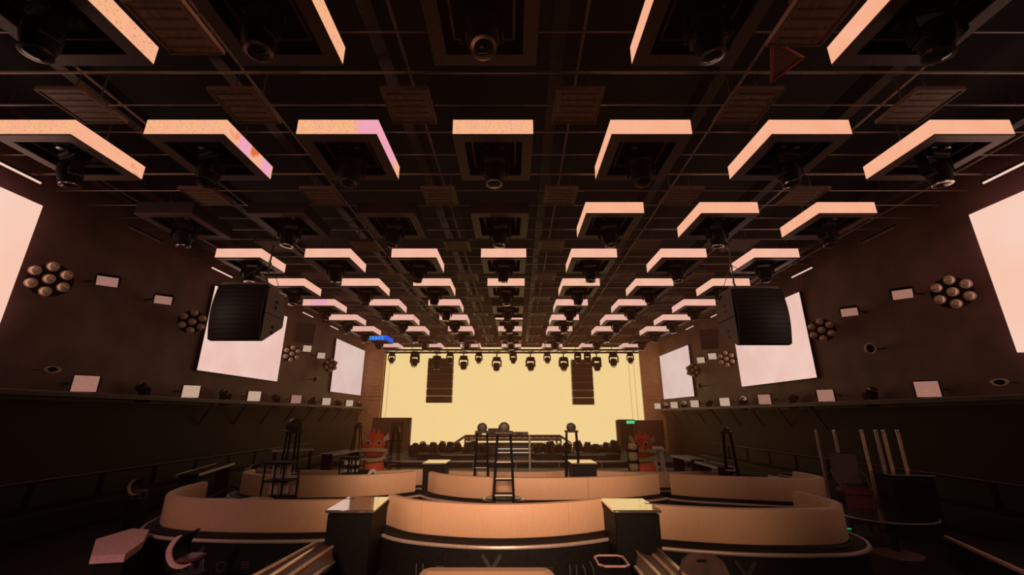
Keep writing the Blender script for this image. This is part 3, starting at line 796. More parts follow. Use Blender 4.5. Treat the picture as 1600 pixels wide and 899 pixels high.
# ------------------------------------------------------------------ ladders with a round lamp drum on top
def lamp_ladder(label, p, zb, zt, wb, wt, r, rz=0.0, tan=True, depth=None):
    t = thing('lamp_ladder', label, 'ladder', (p.x, p.y, zb), rz, group='narrow ladder stands with a round drum on top')
    h = zt-zb; neck = h-r*1.9
    depth = depth or wb*0.9
    for sx in (-1, 1):
        for sy in (-1, 1):
            part('leg', MB().tube((sx*wb/2, sy*depth/2, 0), (sx*wt/2, sy*depth/4, neck), 0.024, 6), BLACK, t)
    k = 1
    n = max(3, int(neck*0.62/0.27))
    for i in range(n):
        z = 0.05+0.27*i
        f = z/neck; w = wb+(wt-wb)*f; d = depth/2+(depth/4-depth/2)*f
        part('rung', MB().bbox((0, -d, z), (w, 0.07, 0.035), 0.008), BLACK, t)
        part('tread', MB().box((0, -d-0.012, z+0.024), (w*0.86, 0.09, 0.014)), WHITE, t)
        if i % 2 == 0: part('rung', MB().tube((-w/2, d, z), (w/2, d, z), 0.018, 6), BLACK, t)
    part('platform', MB().bbox((0, 0, neck+0.01), (wt+0.1, depth/2+0.16, 0.06), 0.015), STOOLTAN, t)
    part('neck', MB().tube((0, 0, neck+0.03), (0, 0, neck+0.1), 0.06, 8), BLACK, t)
    dr = part('lamp_drum', MB().lathe([(r*0.86, -0.11), (r, -0.09), (r, 0.08), (r*0.8, 0.11)], 22, T(0, 0, h-r) @ RX(PI/2)), STOOLTAN, t, 40)
    part('drum_face', MB().lathe([(r*0.8, 0.112), (r*0.55, 0.122), (r*0.2, 0.126)], 18, T(0, 0, h-r) @ RX(PI/2)), BLACK if not tan else STOOLTAN, dr, 40)
    return t
lamp_ladder('tallest central ladder stand with a dark round drum, rising behind front booth', aty(787, 788, 8.3), 1.575, aty(788, 660, 8.3).z, 0.36, 0.24, 0.105)
t = thing('cocktail_table', 'small round black table with bright rim under the central ladder', 'table', (-0.15, 8.3, FZ))
part('top', MB().lathe([(0.33, 0.725), (0.36, 0.735), (0.36, 0.76), (0.33, 0.775), (0.05, 0.775)], 28), BLACKG, t, 40)
part('rim', MB().lathe([(0.360, 0.73), (0.378, 0.735), (0.378, 0.765), (0.36, 0.77)], 28), CHROME, t, 40)
part('column', MB().tube((0, 0, 0.03), (0, 0, 0.725), 0.05, 12), BLACK, t); part('foot', MB().lathe([(0.26, 0), (0.26, 0.02), (0.05, 0.05)], 20), BLACK, t, 40)
lamp_ladder('slim ladder stand with round drum, left of the central ladder', aty(752, 745, 12.0), FZ, aty(752, 661, 12.0).z, 0.40, 0.27, 0.13)
lamp_ladder('slim ladder stand with round drum, behind the right third row counter', aty(895, 735, 13.9), FZ, aty(895, 661, 13.9).z, 0.44, 0.30, 0.14)
lamp_ladder('ladder stand with tan oval drum against the dark left wall', aty(455, 705, 10.8), FZ, aty(455, 654, 10.8).z, 0.34, 0.22, 0.17, 0.9)
lamp_ladder('ladder stand in the shade left of the left lion costume', aty(556, 705, 17.4), FZ, aty(556, 660, 17.4).z, 0.5, 0.16, 0.10, 0.6)
lamp_ladder('ladder stand in the shade by the right wall benches', aty(1139, 705, 11.4), FZ, aty(1139, 668, 11.4).z, 0.34, 0.16, 0.07, -0.6)
lamp_ladder('ladder stand just right of the left lion costume', aty(617, 700, 18), FZ, aty(617, 665, 18).z, 0.42, 0.18, 0.12)

# ------------------------------------------------------------------ lion dance costumes
def lion(label, x, y, rz, sc=1.0, tan=False):
    t = thing('lion_costume', label, 'costume', (x, y, FZ), rz, scale=sc)
    A = LIONTAN if tan else LIONCREAM
    cape = MB()
    prof = []
    N = 20; vs = []; fs = []
    lv = [(0.46, 0.0), (0.44, 0.25), (0.36, 0.55), (0.30, 0.80)]
    for (r, z) in lv:
        for i in range(N):
            a = 2*PI*i/N; w = 1+0.10*math.sin(a*6)*(1-z)
            vs.append((r*w*math.cos(a), r*w*0.8*math.sin(a), z))
    for k in range(len(lv)-1):
        for i in range(N):
            j = (i+1) % N; fs.append((k*N+i, k*N+j, k*N+N+j, k*N+N+i))
    fs.append(tuple(range(N-1, -1, -1))); fs.append(tuple(range(3*N, 4*N)))
    part('cape', cape.add(vs, fs), LIONRED, t, 60)
    part('lower_jaw', MB().pipe([Vector((0.36*math.cos(a), -0.30*abs(math.sin(a))-0.10, 0.86-0.07*math.sin(a))) for a in [PI*i/10 for i in range(11)]], 0.065, 8), A, t, 60)
    part('mouth', MB().sphere((0, -0.20, 0.97), 0.27, 14, 8, (1.05, 0.75, 0.35)), LIONRED2, t, 60)
    part('upper_lip', MB().pipe([Vector((0.40*math.cos(a), -0.34*abs(math.sin(a))-0.10, 1.06+0.05*math.sin(a))) for a in [PI*i/10 for i in range(11)]], 0.07, 8), A, t, 60)
    part('head', MB().sphere((0, 0.02, 1.25), 0.34, 18, 10, (1.0, 0.9, 0.75)), LIONRED if not tan else LIONRED2, t, 60)
    part('nose', MB().sphere((0, -0.32, 1.18), 0.09), LIONRED, t, 60)
    for s in (-1, 1):
        e = part('eye', MB().sphere((s*0.17, -0.24, 1.33), 0.085), A, t, 60)
        part('pupil', MB().sphere((s*0.175, -0.31, 1.33), 0.04), BLACK, e, 60)
        part('ear', MB().prism([(s*0.26, 1.30), (s*0.46, 1.42), (s*0.42, 1.62), (s*0.28, 1.48)], -0.03, 0.03, 'y'), A, t)
        part('cheek_tuft', MB().sphere((s*0.36, -0.05, 1.02), 0.11, 10, 6), A, t, 60)
    crest = MB()
    for (dx, hh) in ((-0.16, 0.22), (-0.05, 0.36), (0.08, 0.30), (0.18, 0.18)):
        crest.lathe([(0.10, 0), (0.11, 0.06), (0.06, hh*0.6), (0.008, hh)], 8, T(dx, 0, 1.45) @ RY(dx*1.2))
    part('flame_crest', crest, LIONRED, t, 60)
    part('fringe', MB().lathe([(0.47, 0.0), (0.49, 0.02), (0.47, 0.06)], 20, Matrix.Diagonal((1, 0.8, 1, 1))), A, t, 40)
    return t
lion('orange lion dance costume with cream lips and flame crest at left', -4.62, 15.0, 0.15)
lion('orange and tan lion dance costume strapped to a frame at right', 4.45, 15.2, -0.45, 0.96, True)
t = thing('costume_stand', 'black pipe stand with rings holding the right lion costume', 'stand', (3.92, 14.55, FZ))
for sx in (-0.16, 0.16): part('post', MB().tube((sx, 0, 0), (sx, 0, 1.35), 0.022, 6), BLACK, t)
for z in (0.45, 0.75, 1.1):
    part('ring', MB().pipe([Vector((0.2*math.cos(2*PI*i/12), 0.2*math.sin(2*PI*i/12), z)) for i in range(13)], 0.018, 6), BLACK, t)
for z0, z1_, m in ((0.06, 0.42, LIONRED), (0.48, 0.72, LIONTAN), (0.78, 1.06, LIONTAN), (1.12, 1.33, LIONCREAM)):
    part('cloth_roll', MB().lathe([(0.10, z0), (0.155, z0+0.05), (0.15, z1_-0.05), (0.09, z1_)], 14), m, t, 50)
t = thing('costume_pole', 'short orange striped post left of the left lion costume', 'post', (aty(569, 690, 15.6).x, 15.6, FZ))
part('post', MB().tube((0, 0, 0), (0, 0, 1.62), 0.07, 10), LIONCREAM, t)
for z in (0.3, 0.7, 1.1, 1.45): part('band', MB().tube((0, 0, z), (0, 0, z+0.14), 0.075, 10), LIONRED, t)
t = thing('pipe_rack', 'black pipe rack standing right of the left lion costume', 'rack', (aty(606, 710, 15.4).x, 15.4, FZ))
for sx in (-0.12, 0.12): part('post', MB().tube((sx, 0, 0), (sx, 0, 1.6), 0.022, 6), MAROON if sx < 0 else BLACK, t)
for z in (0.3, 0.65, 1.0, 1.35): part('bar', MB().tube((-0.12, 0, z), (0.5, 0, z), 0.018, 6), BLACK, t)
# white stool
p = aty(1029, 715, 16.5)
t = thing('white_stool', 'small white high stool standing right of the right lion costume', 'stool', (p.x, 16.5, FZ))
part('seat', MB().bbox((0, 0, 1.02), (0.38, 0.34, 0.14), 0.05), WHITE, t)
for sx in (-1, 1):
    for sy in (-1, 1): part('leg', MB().tube((sx*0.17, sy*0.15, 0), (sx*0.11, sy*0.1, 0.96), 0.035, 8), WHITE, t)
part('footrest', MB().frame((0, 0, 0.4), 0.34, 0.3, 0.03, 0.03), WHITE, t)
# lying spot can on the second row booth
p = aty(572, 738, 11.0)
t = thing('spot_can', 'black cylindrical spot can with pale lens lying near the left lion', 'stage light', (p.x, 11.0, 1.62), rot=(0, 0, -0.5))
part('barrel', MB().lathe([(0.10, -0.22), (0.12, -0.2), (0.12, 0.16), (0.13, 0.2)], 18, RY(PI/2)), BLACK, t, 40)
part('lens_rim', MB().lathe([(0.13, 0.19), (0.14, 0.2), (0.14, 0.22), (0.09, 0.225)], 18, RY(PI/2)), WHITE, t, 40)
part('lens', MB().lathe([(0.088, 0.222), (0.03, 0.23)], 14, RY(PI/2)), LENS, t, 40)
part('foot', MB().box((0, 0, -0.2), (0.2, 0.2, 0.16)), BLACK, t)

# ------------------------------------------------------------------ racks with cream panels
def rack(label, p, w, h, base_z, rz):
    t = thing('shelf_rack', label, 'rack', (p.x, p.y, FZ), rz, group='black racks in front of cream panels')
    H0 = base_z-FZ
    for sx in (-1, 0.1, 1):
        part('post', MB().tube((sx*w/2, -0.15, 0), (sx*w/2*0.92, -0.15, H0+h), 0.018, 6), BLACK, t)
    part('post', MB().tube((w*0.75, 0.25, 0), (w*0.72, 0.25, H0+h*0.8), 0.016, 6), BLACK, t)
    for z in (0.02, h*0.5, h):
        part('shelf', MB().bbox((0.05, 0.02, H0+z), (w+0.1, 0.4, 0.035), 0.008), BLACK, t)
    for sx in (-0.25, 0.28):
        part('cream_panel', MB().bbox((sx*w, 0.12, H0+h*0.74), (w*0.4, 0.02, h*0.4), 0.005), WHITE, t)
        part('cream_panel', MB().bbox((sx*w, 0.12, H0+h*0.28), (w*0.4, 0.02, h*0.34), 0.005), WHITE, t)
rack('black shelf rack with cream panels behind the front left booth', aty(428, 780, 9.3), 0.42, 0.68, aty(428, 780, 9.3).z, 0.0)
rack('low black rack with cream panels by the second row left booth', aty(545, 740, 11.9), 0.42, 0.42, aty(545, 742, 11.9).z, 0.0)
p = aty(398, 775, 8.9)
t = thing('ottoman', 'rounded cream ottoman behind the front left booth', 'ottoman', (p.x, 8.9, FZ))
part('cushion', MB().lathe([(0.28, 0.18), (0.36, 0.22), (0.38, 0.5), (0.33, 0.64), (0.1, 0.68)], 22), SOFA, t, 50)
part('base', MB().lathe([(0.25, 0), (0.26, 0.17), (0.2, 0.18)], 20), BLACK, t, 40)

# ------------------------------------------------------------------ stage gear
t = thing('dj_booth', 'dark dj booth with truss arch and slanted arms at stage centre', 'booth', (0, 23.6, FZ+0.25))
xa, xb = aty(727, 684, 23.6).x, aty(876, 684, 23.6).x
zt = aty(727, 682, 23.6).z-FZ-0.25
for dz in (0, 0.16): part('top_chord', MB().tube((xa, 0, zt-dz), (xb, 0, zt-dz), 0.075, 8), MAROON if dz == 0 else RIM, t)
lat = MB()
for i in range(16): lat.tube((xa+(xb-xa)*i/16, 0, zt-(0.16 if i % 2 else 0)), (xa+(xb-xa)*(i+1)/16, 0, zt-(0 if i % 2 else 0.16)), 0.02, 5)
part('lattice', lat, RIM, t)
for x in (xa, xa+0.22, xb, xb-0.22): part('leg', MB().tube((x, 0, 0), (x, 0, zt), 0.05, 8), RIM, t)
for (x, s) in ((xa, -1), (xb, 1)): part('slanted_arm', MB().tube((x, 0, zt), (x+s*1.35, 0, zt-0.85), 0.06, 8), RIM, t)
part('console', MB().bbox((0, -0.3, 0.26), (3.4, 0.7, 0.5), 0.02), BLACKG, t)
part('console_top', MB().bbox((0, -0.35, 0.535), (3.5, 0.85, 0.05), 0.01), BLACK, t)
for z in (0.12, 0.30): part('light_line', MB().box((0.5, -0.66, z), (2.6, 0.02, 0.045)), LAMPPALE, t)
for i, u in enumerate((748, 768, 776, 812)):
    x = aty(u, 672, 23.6).x
    tt = thing('monitor_box', ['small dark monitor box on the dj arch, leftmost', 'square monitor box on the dj arch, second from left', 'square monitor box on the dj arch behind central drum', 'low dark box on the dj arch, rightmost'][i], 'speaker', (x, 23.6, FZ+0.25+zt+0.06))
    hh = 0.34 if i in (1, 2) else 0.16
    part('cabinet', MB().bbox((0, 0, hh/2), (0.36 if i < 3 else 0.9, 0.3, hh), 0.015), RIM, tt); part('grille', MB().box((0, -0.155, hh/2), (0.3, 0.015, hh*0.8)), GRILLE, tt)
# floor moving heads on the stage
FL = [(648, 22.4), (662, 23.0), (676, 22.2), (690, 22.8), (703, 22.2), (716, 22.6), (731, 21.9), (741, 22.5), (752, 22.0), (838, 22.2), (850, 22.5), (862, 22.0), (874, 22.6), (884, 22.0), (905, 22.4), (918, 22.9), (931, 22.3), (946, 22.7), (958, 22.2)]
for i, (u, y) in enumerate(FL):
    x = aty(u, 700, y).x
    moving_head('floor moving head %s the dj booth, %s from stage left' % ('left of' if u < 727 else 'in front of' if u < 876 else 'right of', ['first', 'second', 'third', 'fourth', 'fifth', 'sixth', 'seventh', 'eighth', 'ninth', 'tenth', 'eleventh', 'twelfth', 'thirteenth', 'fourteenth', 'fifteenth', 'sixteenth', 'seventeenth', 'eighteenth', 'nineteenth'][i]),
                (x, y, FZ+0.25+0.04), (PI, 0, rnd.uniform(-1, 1)), (rnd.uniform(-0.6, 0.6), rnd.uniform(-0.3, 0.3)), 1.22+rnd.uniform(-0.2, 0.2), 'moving heads standing on the stage floor')
# long low stage risers
for i, (u0, u1, y, zz) in enumerate([(640, 688, 23.8, 0.42), (914, 968, 23.8, 0.42), (655, 760, 21.2, 0.22), (835, 965, 21.2, 0.22)]):
    x0, x1 = aty(u0, 700, y).x, aty(u1, 700, y).x
    t = thing('stage_riser', ['dark raised deck at the rear left of the stage', 'dark raised deck at the rear right of the stage', 'low dark deck at the front left of the stage', 'low dark deck at the front right of the stage'][i], 'riser', ((x0+x1)/2, y, FZ+0.25))
    part('deck', MB().bbox((0, 0, zz-0.03), (x1-x0, 0.9, 0.06), 0.01), BLACK, t); part('skirt', MB().box((0, -0.4, zz/2-0.03), (x1-x0-0.05, 0.04, zz-0.06)), BLACK, t)
    part('edge_light', MB().box((0.3, -0.46, zz-0.03), ((x1-x0)*0.5, 0.02, 0.03)), TRIMM, t)
# railing before the stage
xa, xb = -6.3, 6.6
zr = aty(800, 722, 17.0).z
t = thing('stage_railing', 'thin pale metal railing running across the hall before stage', 'railing', (0, 17.0, FZ))
part('top_rail', MB().tube((xa, 0, zr-FZ), (xb, 0, zr-FZ), 0.025, 8), TRIMM, t)
part('lower_rail', MB().tube((xa, 0, 0.2), (xb, 0, 0.2), 0.02, 8), STEEL, t)
for i in range(9): part('post', MB().tube((xa+(xb-xa)*i/8, 0, 0), (xa+(xb-xa)*i/8, 0, zr-FZ), 0.02, 6), STEEL, t)
p = aty(828, 735, 14.6)
t = thing('metal_pole', 'thin upright pale pole standing before the stage centre', 'pole', (p.x, 14.6, FZ))
part('shaft', MB().tube((0, 0, 0.02), (0, 0, aty(828, 681, 14.6).z-FZ), 0.035, 10), TRIMM, t); part('foot', MB().lathe([(0.2, 0), (0.2, 0.02), (0.04, 0.05)], 16), BLACK, t, 40)
t = thing('exit_sign', 'small green glowing exit sign above the right stage door', 'sign', (aty(985, 660, 26.9).x, 26.9, aty(985, 660, 26.9).z))
part('lit_face', MB().box((0, -0.03, 0), (0.50, 0.02, 0.17)), GREENLED, t); part('housing', MB().bbox((0, 0.01, 0), (0.56, 0.06, 0.22), 0.01), BLACK, t)

# ------------------------------------------------------------------ poles at the right
for i, (u, y, vb) in enumerate([(1275, 11.2, 0), (1303, 10.2, 0), (1346, 9.3, 1), (1368, 9.3, 0), (1380, 9.3, 1), (1402, 9.3, 1)]):
    p = aty(u, 674, y)
    t = thing('brass_pole', '%s of the six upright metal poles at the right' % ['first from left', 'second from left', 'third from left', 'third from right', 'second from right', 'rightmost'][i], 'pole', (p.x, y, FZ), group='upright metal poles at the right')
    part('tube', MB().tube((0, 0, 0.03), (0, 0, p.z-FZ), 0.032, 12), BRASS if vb else TRIMM, t, 40)
    part('cap', MB().sphere((0, 0, p.z-FZ), 0.036, 10, 6), CHROME, t, 60); part('foot', MB().lathe([(0.07, 0), (0.07, 0.02), (0.04, 0.04)], 16), BLACK, t, 40)

# ------------------------------------------------------------------ seats
def shell_chair(label, p, sc=1.0, pad=MAROON, rz=0.0, bh=0.0):
    """low armchair seen from its side: a dark shell curling up to a back, pale edges; it opens towards +x"""
    t = thing('shell_chair', label, 'chair', p, rz, group='dark shell chairs at the left side', scale=sc)
    C = [(0.42, 0.30), (0.20, 0.24), (0.0, 0.28), (-0.13, 0.42), (-0.17, 0.58), (-0.12, 0.74), (-0.02, 0.86), (0.06, 0.91)]
    pts = catmull(C, 5); N = normals(pts)
    vs = []; fs = []
    for p_, n_ in zip(pts, N):
        for (yy, o) in ((-0.30, 0.0), (0.30, 0.0), (0.30, 0.035), (-0.30, 0.035)): vs.append((p_.x+n_.x*o, yy, p_.y+n_.y*o))
    for k in range(len(pts)-1):
        for q in range(4): fs.append((k*4+q, k*4+(q+1) % 4, k*4+4+(q+1) % 4, k*4+4+q))
    L_ = (len(pts)-1)*4
    fs += [(0, 1, 2, 3), (L_+3, L_+2, L_+1, L_)]
    part('shell', MB().add(vs, fs), BLACK, t, 50)
    for yy in (-0.31, 0.31):
        b = MB(); vs = []; fs = []; n = len(pts)
        for k, (p_, n_) in enumerate(zip(pts, N)):
            r = 0.018+0.048*math.sin(PI*min(1.0, k/(n-1)))
            for (o, w) in ((-r, -0.02), (r, -0.02), (r, 0.02), (-r, 0.02)): vs.append((p_.x+n_.x*o, yy+w, p_.y+n_.y*o))
        for k in range(n-1):
            for q in range(4): fs.append((k*4+q, k*4+(q+1) % 4, k*4+4+(q+1) % 4, k*4+4+q))
        L_ = (n-1)*4
        fs += [(0, 1, 2, 3), (L_+3, L_+2, L_+1, L_)]
        part('pink_edge' if yy < 0 else 'far_edge', b.add(vs, fs), PINK if yy < 0 else BLACK, t, 50)
    part('seat_cushion', MB().bbox((0.20, 0, 0.34), (0.44, 0.54, 0.11), 0.04), pad, t)
    for sx in (0.05, 0.38):
        for yy in (-0.24, 0.24): part('leg', MB().tube((sx, yy, 0.0), (sx*0.9+0.02, yy*0.9, 0.27), 0.016, 6), CHROME, t)
    if bh: part('base_block', MB().bbox((0.2, 0, -bh/2), (0.6, 0.7, bh), 0.03), BLACK, t)
    return t
for (u, v0, v1, y, pad, lb) in [(262, 837, 886, 5.5, MAROON, 'dark shell chair with pink curved edge at lower left corner'),
                              (200, 750, 773, 9.2, MAROON, 'dark shell chair with pink edge left of the front left booth'),
                              (386, 727, 750, 12.4, REDPAD, 'dark shell chair with red pad beyond the front left booth')]:
    a, b = aty(u, v0, y), aty(u, v1, y)
    sc = (a.z-b.z)/0.67
    z0 = b.z-0.24*sc
    shell_chair(lb, (b.x+0.13*sc, y+0.31*sc, z0), sc, pad, 0.0, (z0-FZ)/sc)
p = aty(1094, 866, 4.4)
t = thing('slot_chair', 'brown chair with rounded back and hand slot at bottom edge right', 'chair', (p.x, 4.4, FZ), 0.0)
hb = p.z-FZ
prof = [(-0.27, 0.5), (-0.22, hb-0.18), (-0.17, hb-0.05), (-0.10, hb), (0.12, hb), (0.20, hb-0.06), (0.25, hb-0.18), (0.30, 0.5)]
part('backrest', MB().prism(prof, -0.02, 0.02, 'y'), mat('slot_chair_brown', (0.10, 0.052, 0.045), 0.5, noise=0.3, nscale=8), t)
part('hand_slot', MB().bbox((0.0, -0.005, hb-0.05), (0.10, 0.045, 0.022), 0.006), BLACK, t)
part('seat', MB().bbox((0.02, 0.26, 0.47), (0.54, 0.52, 0.06), 0.03), RATTAN, t)
for sx in (-1, 1):
    for yy in (0.02, 0.48): part('leg', MB().tube((0.02+sx*0.24, yy, 0), (0.02+sx*0.22, yy, 0.45), 0.02, 8), BLACK, t)
p = aty(955, 875, 4.75)
t = thing('open_bin', 'dark open bin with pale rounded rim at bottom edge', 'bin', (p.x, 4.75, FZ), 0.0)
hb = p.z-FZ
w2, d2 = 0.145, 0.16
part('bin_wall', MB().frame((0, 0, hb/2), 2*w2, 2*d2, 0.02, hb-0.03), BLACKG, t)
part('bin_floor', MB().box((0, 0, 0.02), (2*w2-0.04, 2*d2-0.04, 0.03)), BLACK, t)
c8 = [(-w2, -d2+0.05), (-w2, d2-0.05), (-w2+0.05, d2), (w2-0.05, d2), (w2, d2-0.05), (w2, -d2+0.05), (w2-0.05, -d2), (-w2+0.05, -d2), (-w2, -d2+0.05)]
part('rim', MB().pipe([Vector((a, b, hb-0.01)) for a, b in c8], 0.011, 6), PINK, t, 60)
# ottoman-like bench at lower left
Q = [atz(u, v, 1.34) for (u, v) in ((142, 869), (150, 843), (186, 832), (208, 826), (233, 828), (224, 846), (196, 866))]
c = sum(Q, Vector())/len(Q)
t = thing('lounge_pad', 'flat pink lounge seat on dark base at lower left', 'seat', (c.x, c.y, FZ))
QL = [(q.x-c.x, q.y-c.y) for q in Q]
part('pad', MB().prism(QL, 0.45, 0.54, 'z'), PINK, t)
part('base', MB().prism([(a*0.86, b*0.86) for a, b in QL], 0.0, 0.45, 'z'), BLACK, t)
t = thing('side_table', 'small pale topped table at bottom left beside the tub chair', 'table', (-3.36, 5.05, FZ), 0.1)
part('top', MB().bbox((0, 0, 0.50), (0.62, 0.5, 0.03), 0.008), PINK, t); part('column', MB().tube((0, 0, 0.02), (0, 0, 0.49), 0.04, 10), BLACK, t); part('foot', MB().box((0, 0, 0.012), (0.4, 0.4, 0.024)), BLACK, t)
# front bench with tan back at the bottom edge
t = thing('front_sofa', 'tan topped sofa back at the bottom edge of the photo', 'sofa', (-0.24, 4.55, FZ))
ztop = aty(760, 893, 4.5).z-FZ
part('backrest', MB().bbox((0, 0, ztop/2+0.12), (1.28, 0.2, ztop-0.24), 0.05), SOFA, t)
part('seat', MB().bbox((0, -0.42, 0.36), (1.28, 0.66, 0.18), 0.05), SOFA, t)
part('base', MB().box((0, -0.32, 0.14), (1.2, 0.75, 0.28)), BLACK, t)
# sloping slatted benches
def slatbench(label, ends, name='slatted_bench'):
    a0 = sum((Vector(a) for a, b in ends), Vector())/len(ends)
    t = thing(name, label, 'bench', (a0.x, a0.y, FZ), group='sloping slatted benches')
    o = Vector((a0.x, a0.y, FZ))
    for i, (a, b) in enumerate(ends):
        a, b = Vector(a), Vector(b); e = a+(a-b)*0.25
        part('pale_rail', MB().tube(e-o, b-o, 0.020, 8), CHROME if i % 2 else BRASS, t, 40)
        if i < len(ends)-1:
            c, d = Vector(ends[i+1][0]), Vector(ends[i+1][1]); g = c+(c-d)*0.25
            q = MB(); dz = Vector((0, 0, -0.035)); up = Vector((0, 0, -0.012))
            A = [e-o+up, b-o+up, d-o+up, g-o+up]
            part('padded_slat', q.add(A+[v+dz for v in A], [(0, 1, 2, 3), (7, 6, 5, 4), (0, 4, 5, 1), (1, 5, 6, 2), (2, 6, 7, 3), (3, 7, 4, 0)]), MAROON, t)
    for a, b in (ends[0], ends[-1]):
        for f in (0.15, 0.85):
            p = Vector(a).lerp(Vector(b), f)-o
            part('leg', MB().tube((p.x, p.y, 0), (p.x, p.y, p.z-0.03), 0.025, 8), BLACK, t)
slatbench('sloping maroon bench with four pale rails at bottom, left of counter', [(aty(400, 899, 4.3), aty(494, 848, 5.9)), (aty(425, 899, 4.3), aty(506, 849, 5.9)), (aty(455, 899, 4.3), aty(519, 855, 5.8)), (aty(494, 899, 4.3), aty(521, 879, 5.2))])
slatbench('sloping maroon bench with pale rails at bottom, right of counter', [(aty(1003, 899, 4.3), aty(993, 887, 4.7)), (aty(1030, 899, 4.3), aty(996, 862, 5.6)), (aty(1052, 899, 4.3), aty(1021, 868, 5.4)), (aty(1071, 899, 4.3), aty(1027, 859, 5.7))])
# chair, cabinet and table at the right
p = aty(1352, 800, 9.0)
t = thing('rattan_chair', 'dark rattan chair with red seat among the poles at right', 'chair', (p.x+0.10, 9.32, FZ), -0.3)
part('backrest', MB().bbox((0, 0.2, 1.12), (0.50, 0.07, 0.62), 0.03), RATTAN, t); part('seat', MB().bbox((0, 0, 0.72), (0.50, 0.48, 0.10), 0.03), REDPAD, t); part('front_panel', MB().bbox((0, -0.2, 0.42), (0.42, 0.04, 0.5), 0.01), REDPAD, t)
for sx in (-1, 1):
    for sy in (-1, 1): part('leg', MB().tube((sx*0.22, sy*0.2, 0), (sx*0.22, sy*0.2, 0.68), 0.025, 8), RATTAN, t)
    part('armrest', MB().pipe([Vector((sx*0.25, 0.2, 1.1)), Vector((sx*0.27, 0, 1.0)), Vector((sx*0.25, -0.2, 0.75))], 0.025, 8), RATTAN, t)
p = aty(1412, 780, 8.8)
t = thing('dark_cabinet', 'black cabinet at right in front of the poles', 'cabinet', (p.x+0.05, 8.75, FZ), -0.2)
part('body', MB().bbox((0, 0, 0.55), (0.72, 0.5, 1.1), 0.02), BLACK, t); part('top', MB().bbox((0, 0, 1.115), (0.78, 0.56, 0.03), 0.01), BLACKG, t); part('door', MB().box((0, -0.255, 0.55), (0.64, 0.014, 0.96)), BLACKG, t)
p = aty(1388, 806, 7.9)
t = thing('pedestal_table', 'dark pedestal table with thin pale edge at lower right', 'table', (p.x, 7.9, FZ))
zt = p.z-FZ
part('top', MB().lathe([(0.5, zt-0.04), (0.55, zt-0.02), (0.55, zt), (0.05, zt+0.004)], 28, Matrix.Diagonal((1.25, 1, 1, 1))), BLACKG, t, 40)
part('edge_trim', MB().lathe([(0.552, zt-0.018), (0.562, zt-0.015), (0.562, zt-0.006), (0.55, zt-0.003)], 28, Matrix.Diagonal((1.25, 1, 1, 1))), TRIMM, t, 40)
part('column', MB().tube((0, 0, 0.03), (0, 0, zt-0.03), 0.05, 12), BLACK, t); part('foot', MB().lathe([(0.34, 0), (0.34, 0.015), (0.06, 0.05)], 24), RIM, t, 40)
for i, (u, v) in enumerate([(1328, 827), (1345, 885)]):
    p = atz(u, v, FZ+0.012)
    t = thing('floor_marker', ['small green lit floor marker beside the front right booth end', 'small green lit floor marker at the bottom right'][i], 'light', (p.x, p.y, FZ+0.002), -0.6)
    part('lens', MB().box((0, 0, 0.008), (0.10, 0.03, 0.012)), GREENLED, t); part('housing', MB().box((0, 0, 0.004), (0.13, 0.05, 0.008)), BLACK, t)
# long edge rail at the lower right
a, b = atz(1478, 840, FZ+0.3), atz(1610, 900, FZ+0.3)
t = thing('step_block', 'dark raised step with a dull pink edge at lower right', 'step', (a+b)/2*1.0)
t.location.z = FZ; o = Vector(t.location)
d = (b-a).normalized(); nrm = Vector((-d.y, d.x, 0))
if nrm.x < 0: nrm = -nrm
q0, q1 = a-o, b-o; w = nrm*0.9
vs = [(q0.x, q0.y, 0), (q1.x, q1.y, 0), (q1.x+w.x, q1.y+w.y, 0), (q0.x+w.x, q0.y+w.y, 0)]; vs += [(x, y, 0.3) for x, y, _ in vs]
part('block', MB().add(vs, [(3, 2, 1, 0), (4, 5, 6, 7), (0, 1, 5, 4), (1, 2, 6, 5), (2, 3, 7, 6), (3, 0, 4, 7)]), BLACK, t)
part('edge', MB().tube((q0.x, q0.y, 0.30), (q1.x, q1.y, 0.30), 0.035, 8), PINK, t)
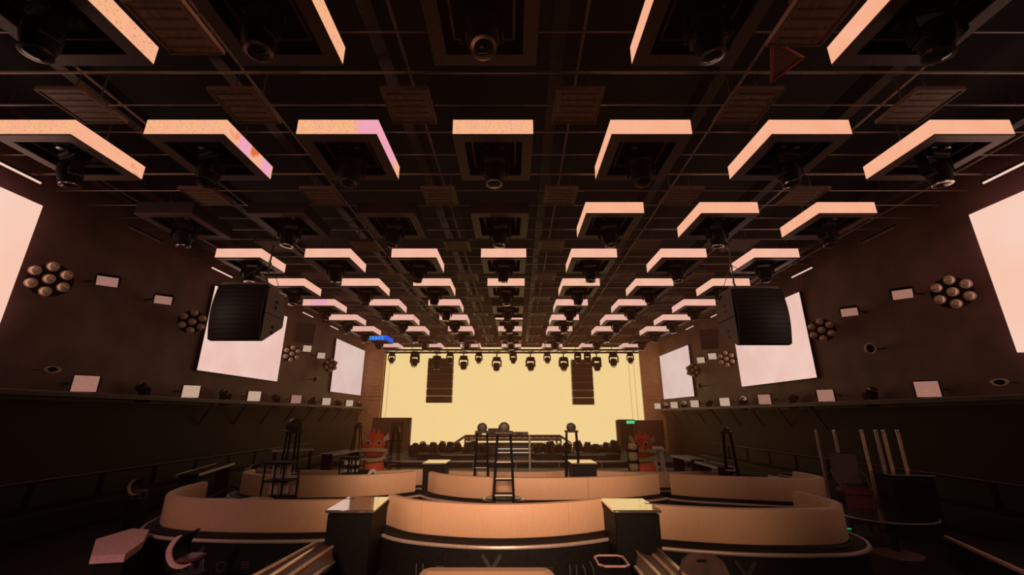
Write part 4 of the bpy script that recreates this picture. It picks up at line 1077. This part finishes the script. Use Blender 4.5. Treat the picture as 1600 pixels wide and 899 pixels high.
# dark wall side benches and bar tables with bright edges
def bar_table(label, p0, p1, w=0.45):
    p0, p1 = Vector(p0), Vector(p1); c = (p0+p1)/2
    d = p1-p0; L = Vector((d.x, d.y, 0)).length; rz = math.atan2(d.y, d.x)
    h = c.z-FZ
    t = thing('bar_table', label, 'table', (c.x, c.y, FZ), rz, group='long bar tables along the sides')
    part('top', MB().bbox((0, 0, h-0.02), (L, w, 0.04), 0.008), BLACKG, t)
    part('bright_edge', MB().box((0, -w/2-0.008, h-0.02), (L, 0.03, 0.055)), WHITE, t); part('bright_edge', MB().box((0, w/2+0.008, h-0.02), (L, 0.03, 0.055)), WHITE, t)
    for s in (-1, 1): part('panel_leg', MB().box((s*(L/2-0.08), 0, (h-0.04)/2), (0.06, w*0.8, h-0.04)), BLACK, t)
    part('foot_rail', MB().tube((-L/2+0.1, -w/2+0.03, 0.18), (L/2-0.1, -w/2+0.03, 0.18), 0.02, 8), STEEL, t)
bar_table('long dark bar table with pale edge at left before the lion', aty(510, 711, 14.6), aty(556, 702, 16.6))
bar_table('long dark bar table with pale edge at right of the white stool', aty(1058, 712, 15.5), aty(1090, 718, 14.0))
bar_table('long dark bar table with bright edge by the right wall bench', aty(1098, 722, 13.5), aty(1134, 730, 12.0))
bar_table('dark bar table with pale edge beyond the front left booth end', aty(295, 738, 10.8), aty(352, 727, 13.2))
bar_table('dark bar table with pale edge behind the second row right booth', aty(1208, 741, 12.0), aty(1250, 752, 11.2), 0.3)
bar_table('dark bar table with pale edge at left under the ladder drum', aty(425, 703, 14.8), aty(490, 702, 15.4))
for s, side in ((-1, 'left'), (1, 'right')):
    t = thing('wall_bench', 'long dark upholstered bench along the %s wall' % side, 'bench', (s*9.2, 13.5, FZ))
    part('seat', MB().bbox((-s*0.0, 0, 0.24), (0.8, 15, 0.46), 0.05), BLACK, t)
    for k in range(10): part('back_cushion', MB().bbox((s*0.38, -6.75+1.5*k, 0.62), (0.24, 1.44, 0.66), 0.05), BLACK, t)
    part('piping', MB().tube((s*0.26, -7.5, 0.95), (s*0.26, 7.5, 0.95), 0.015, 6), MAROON, t)
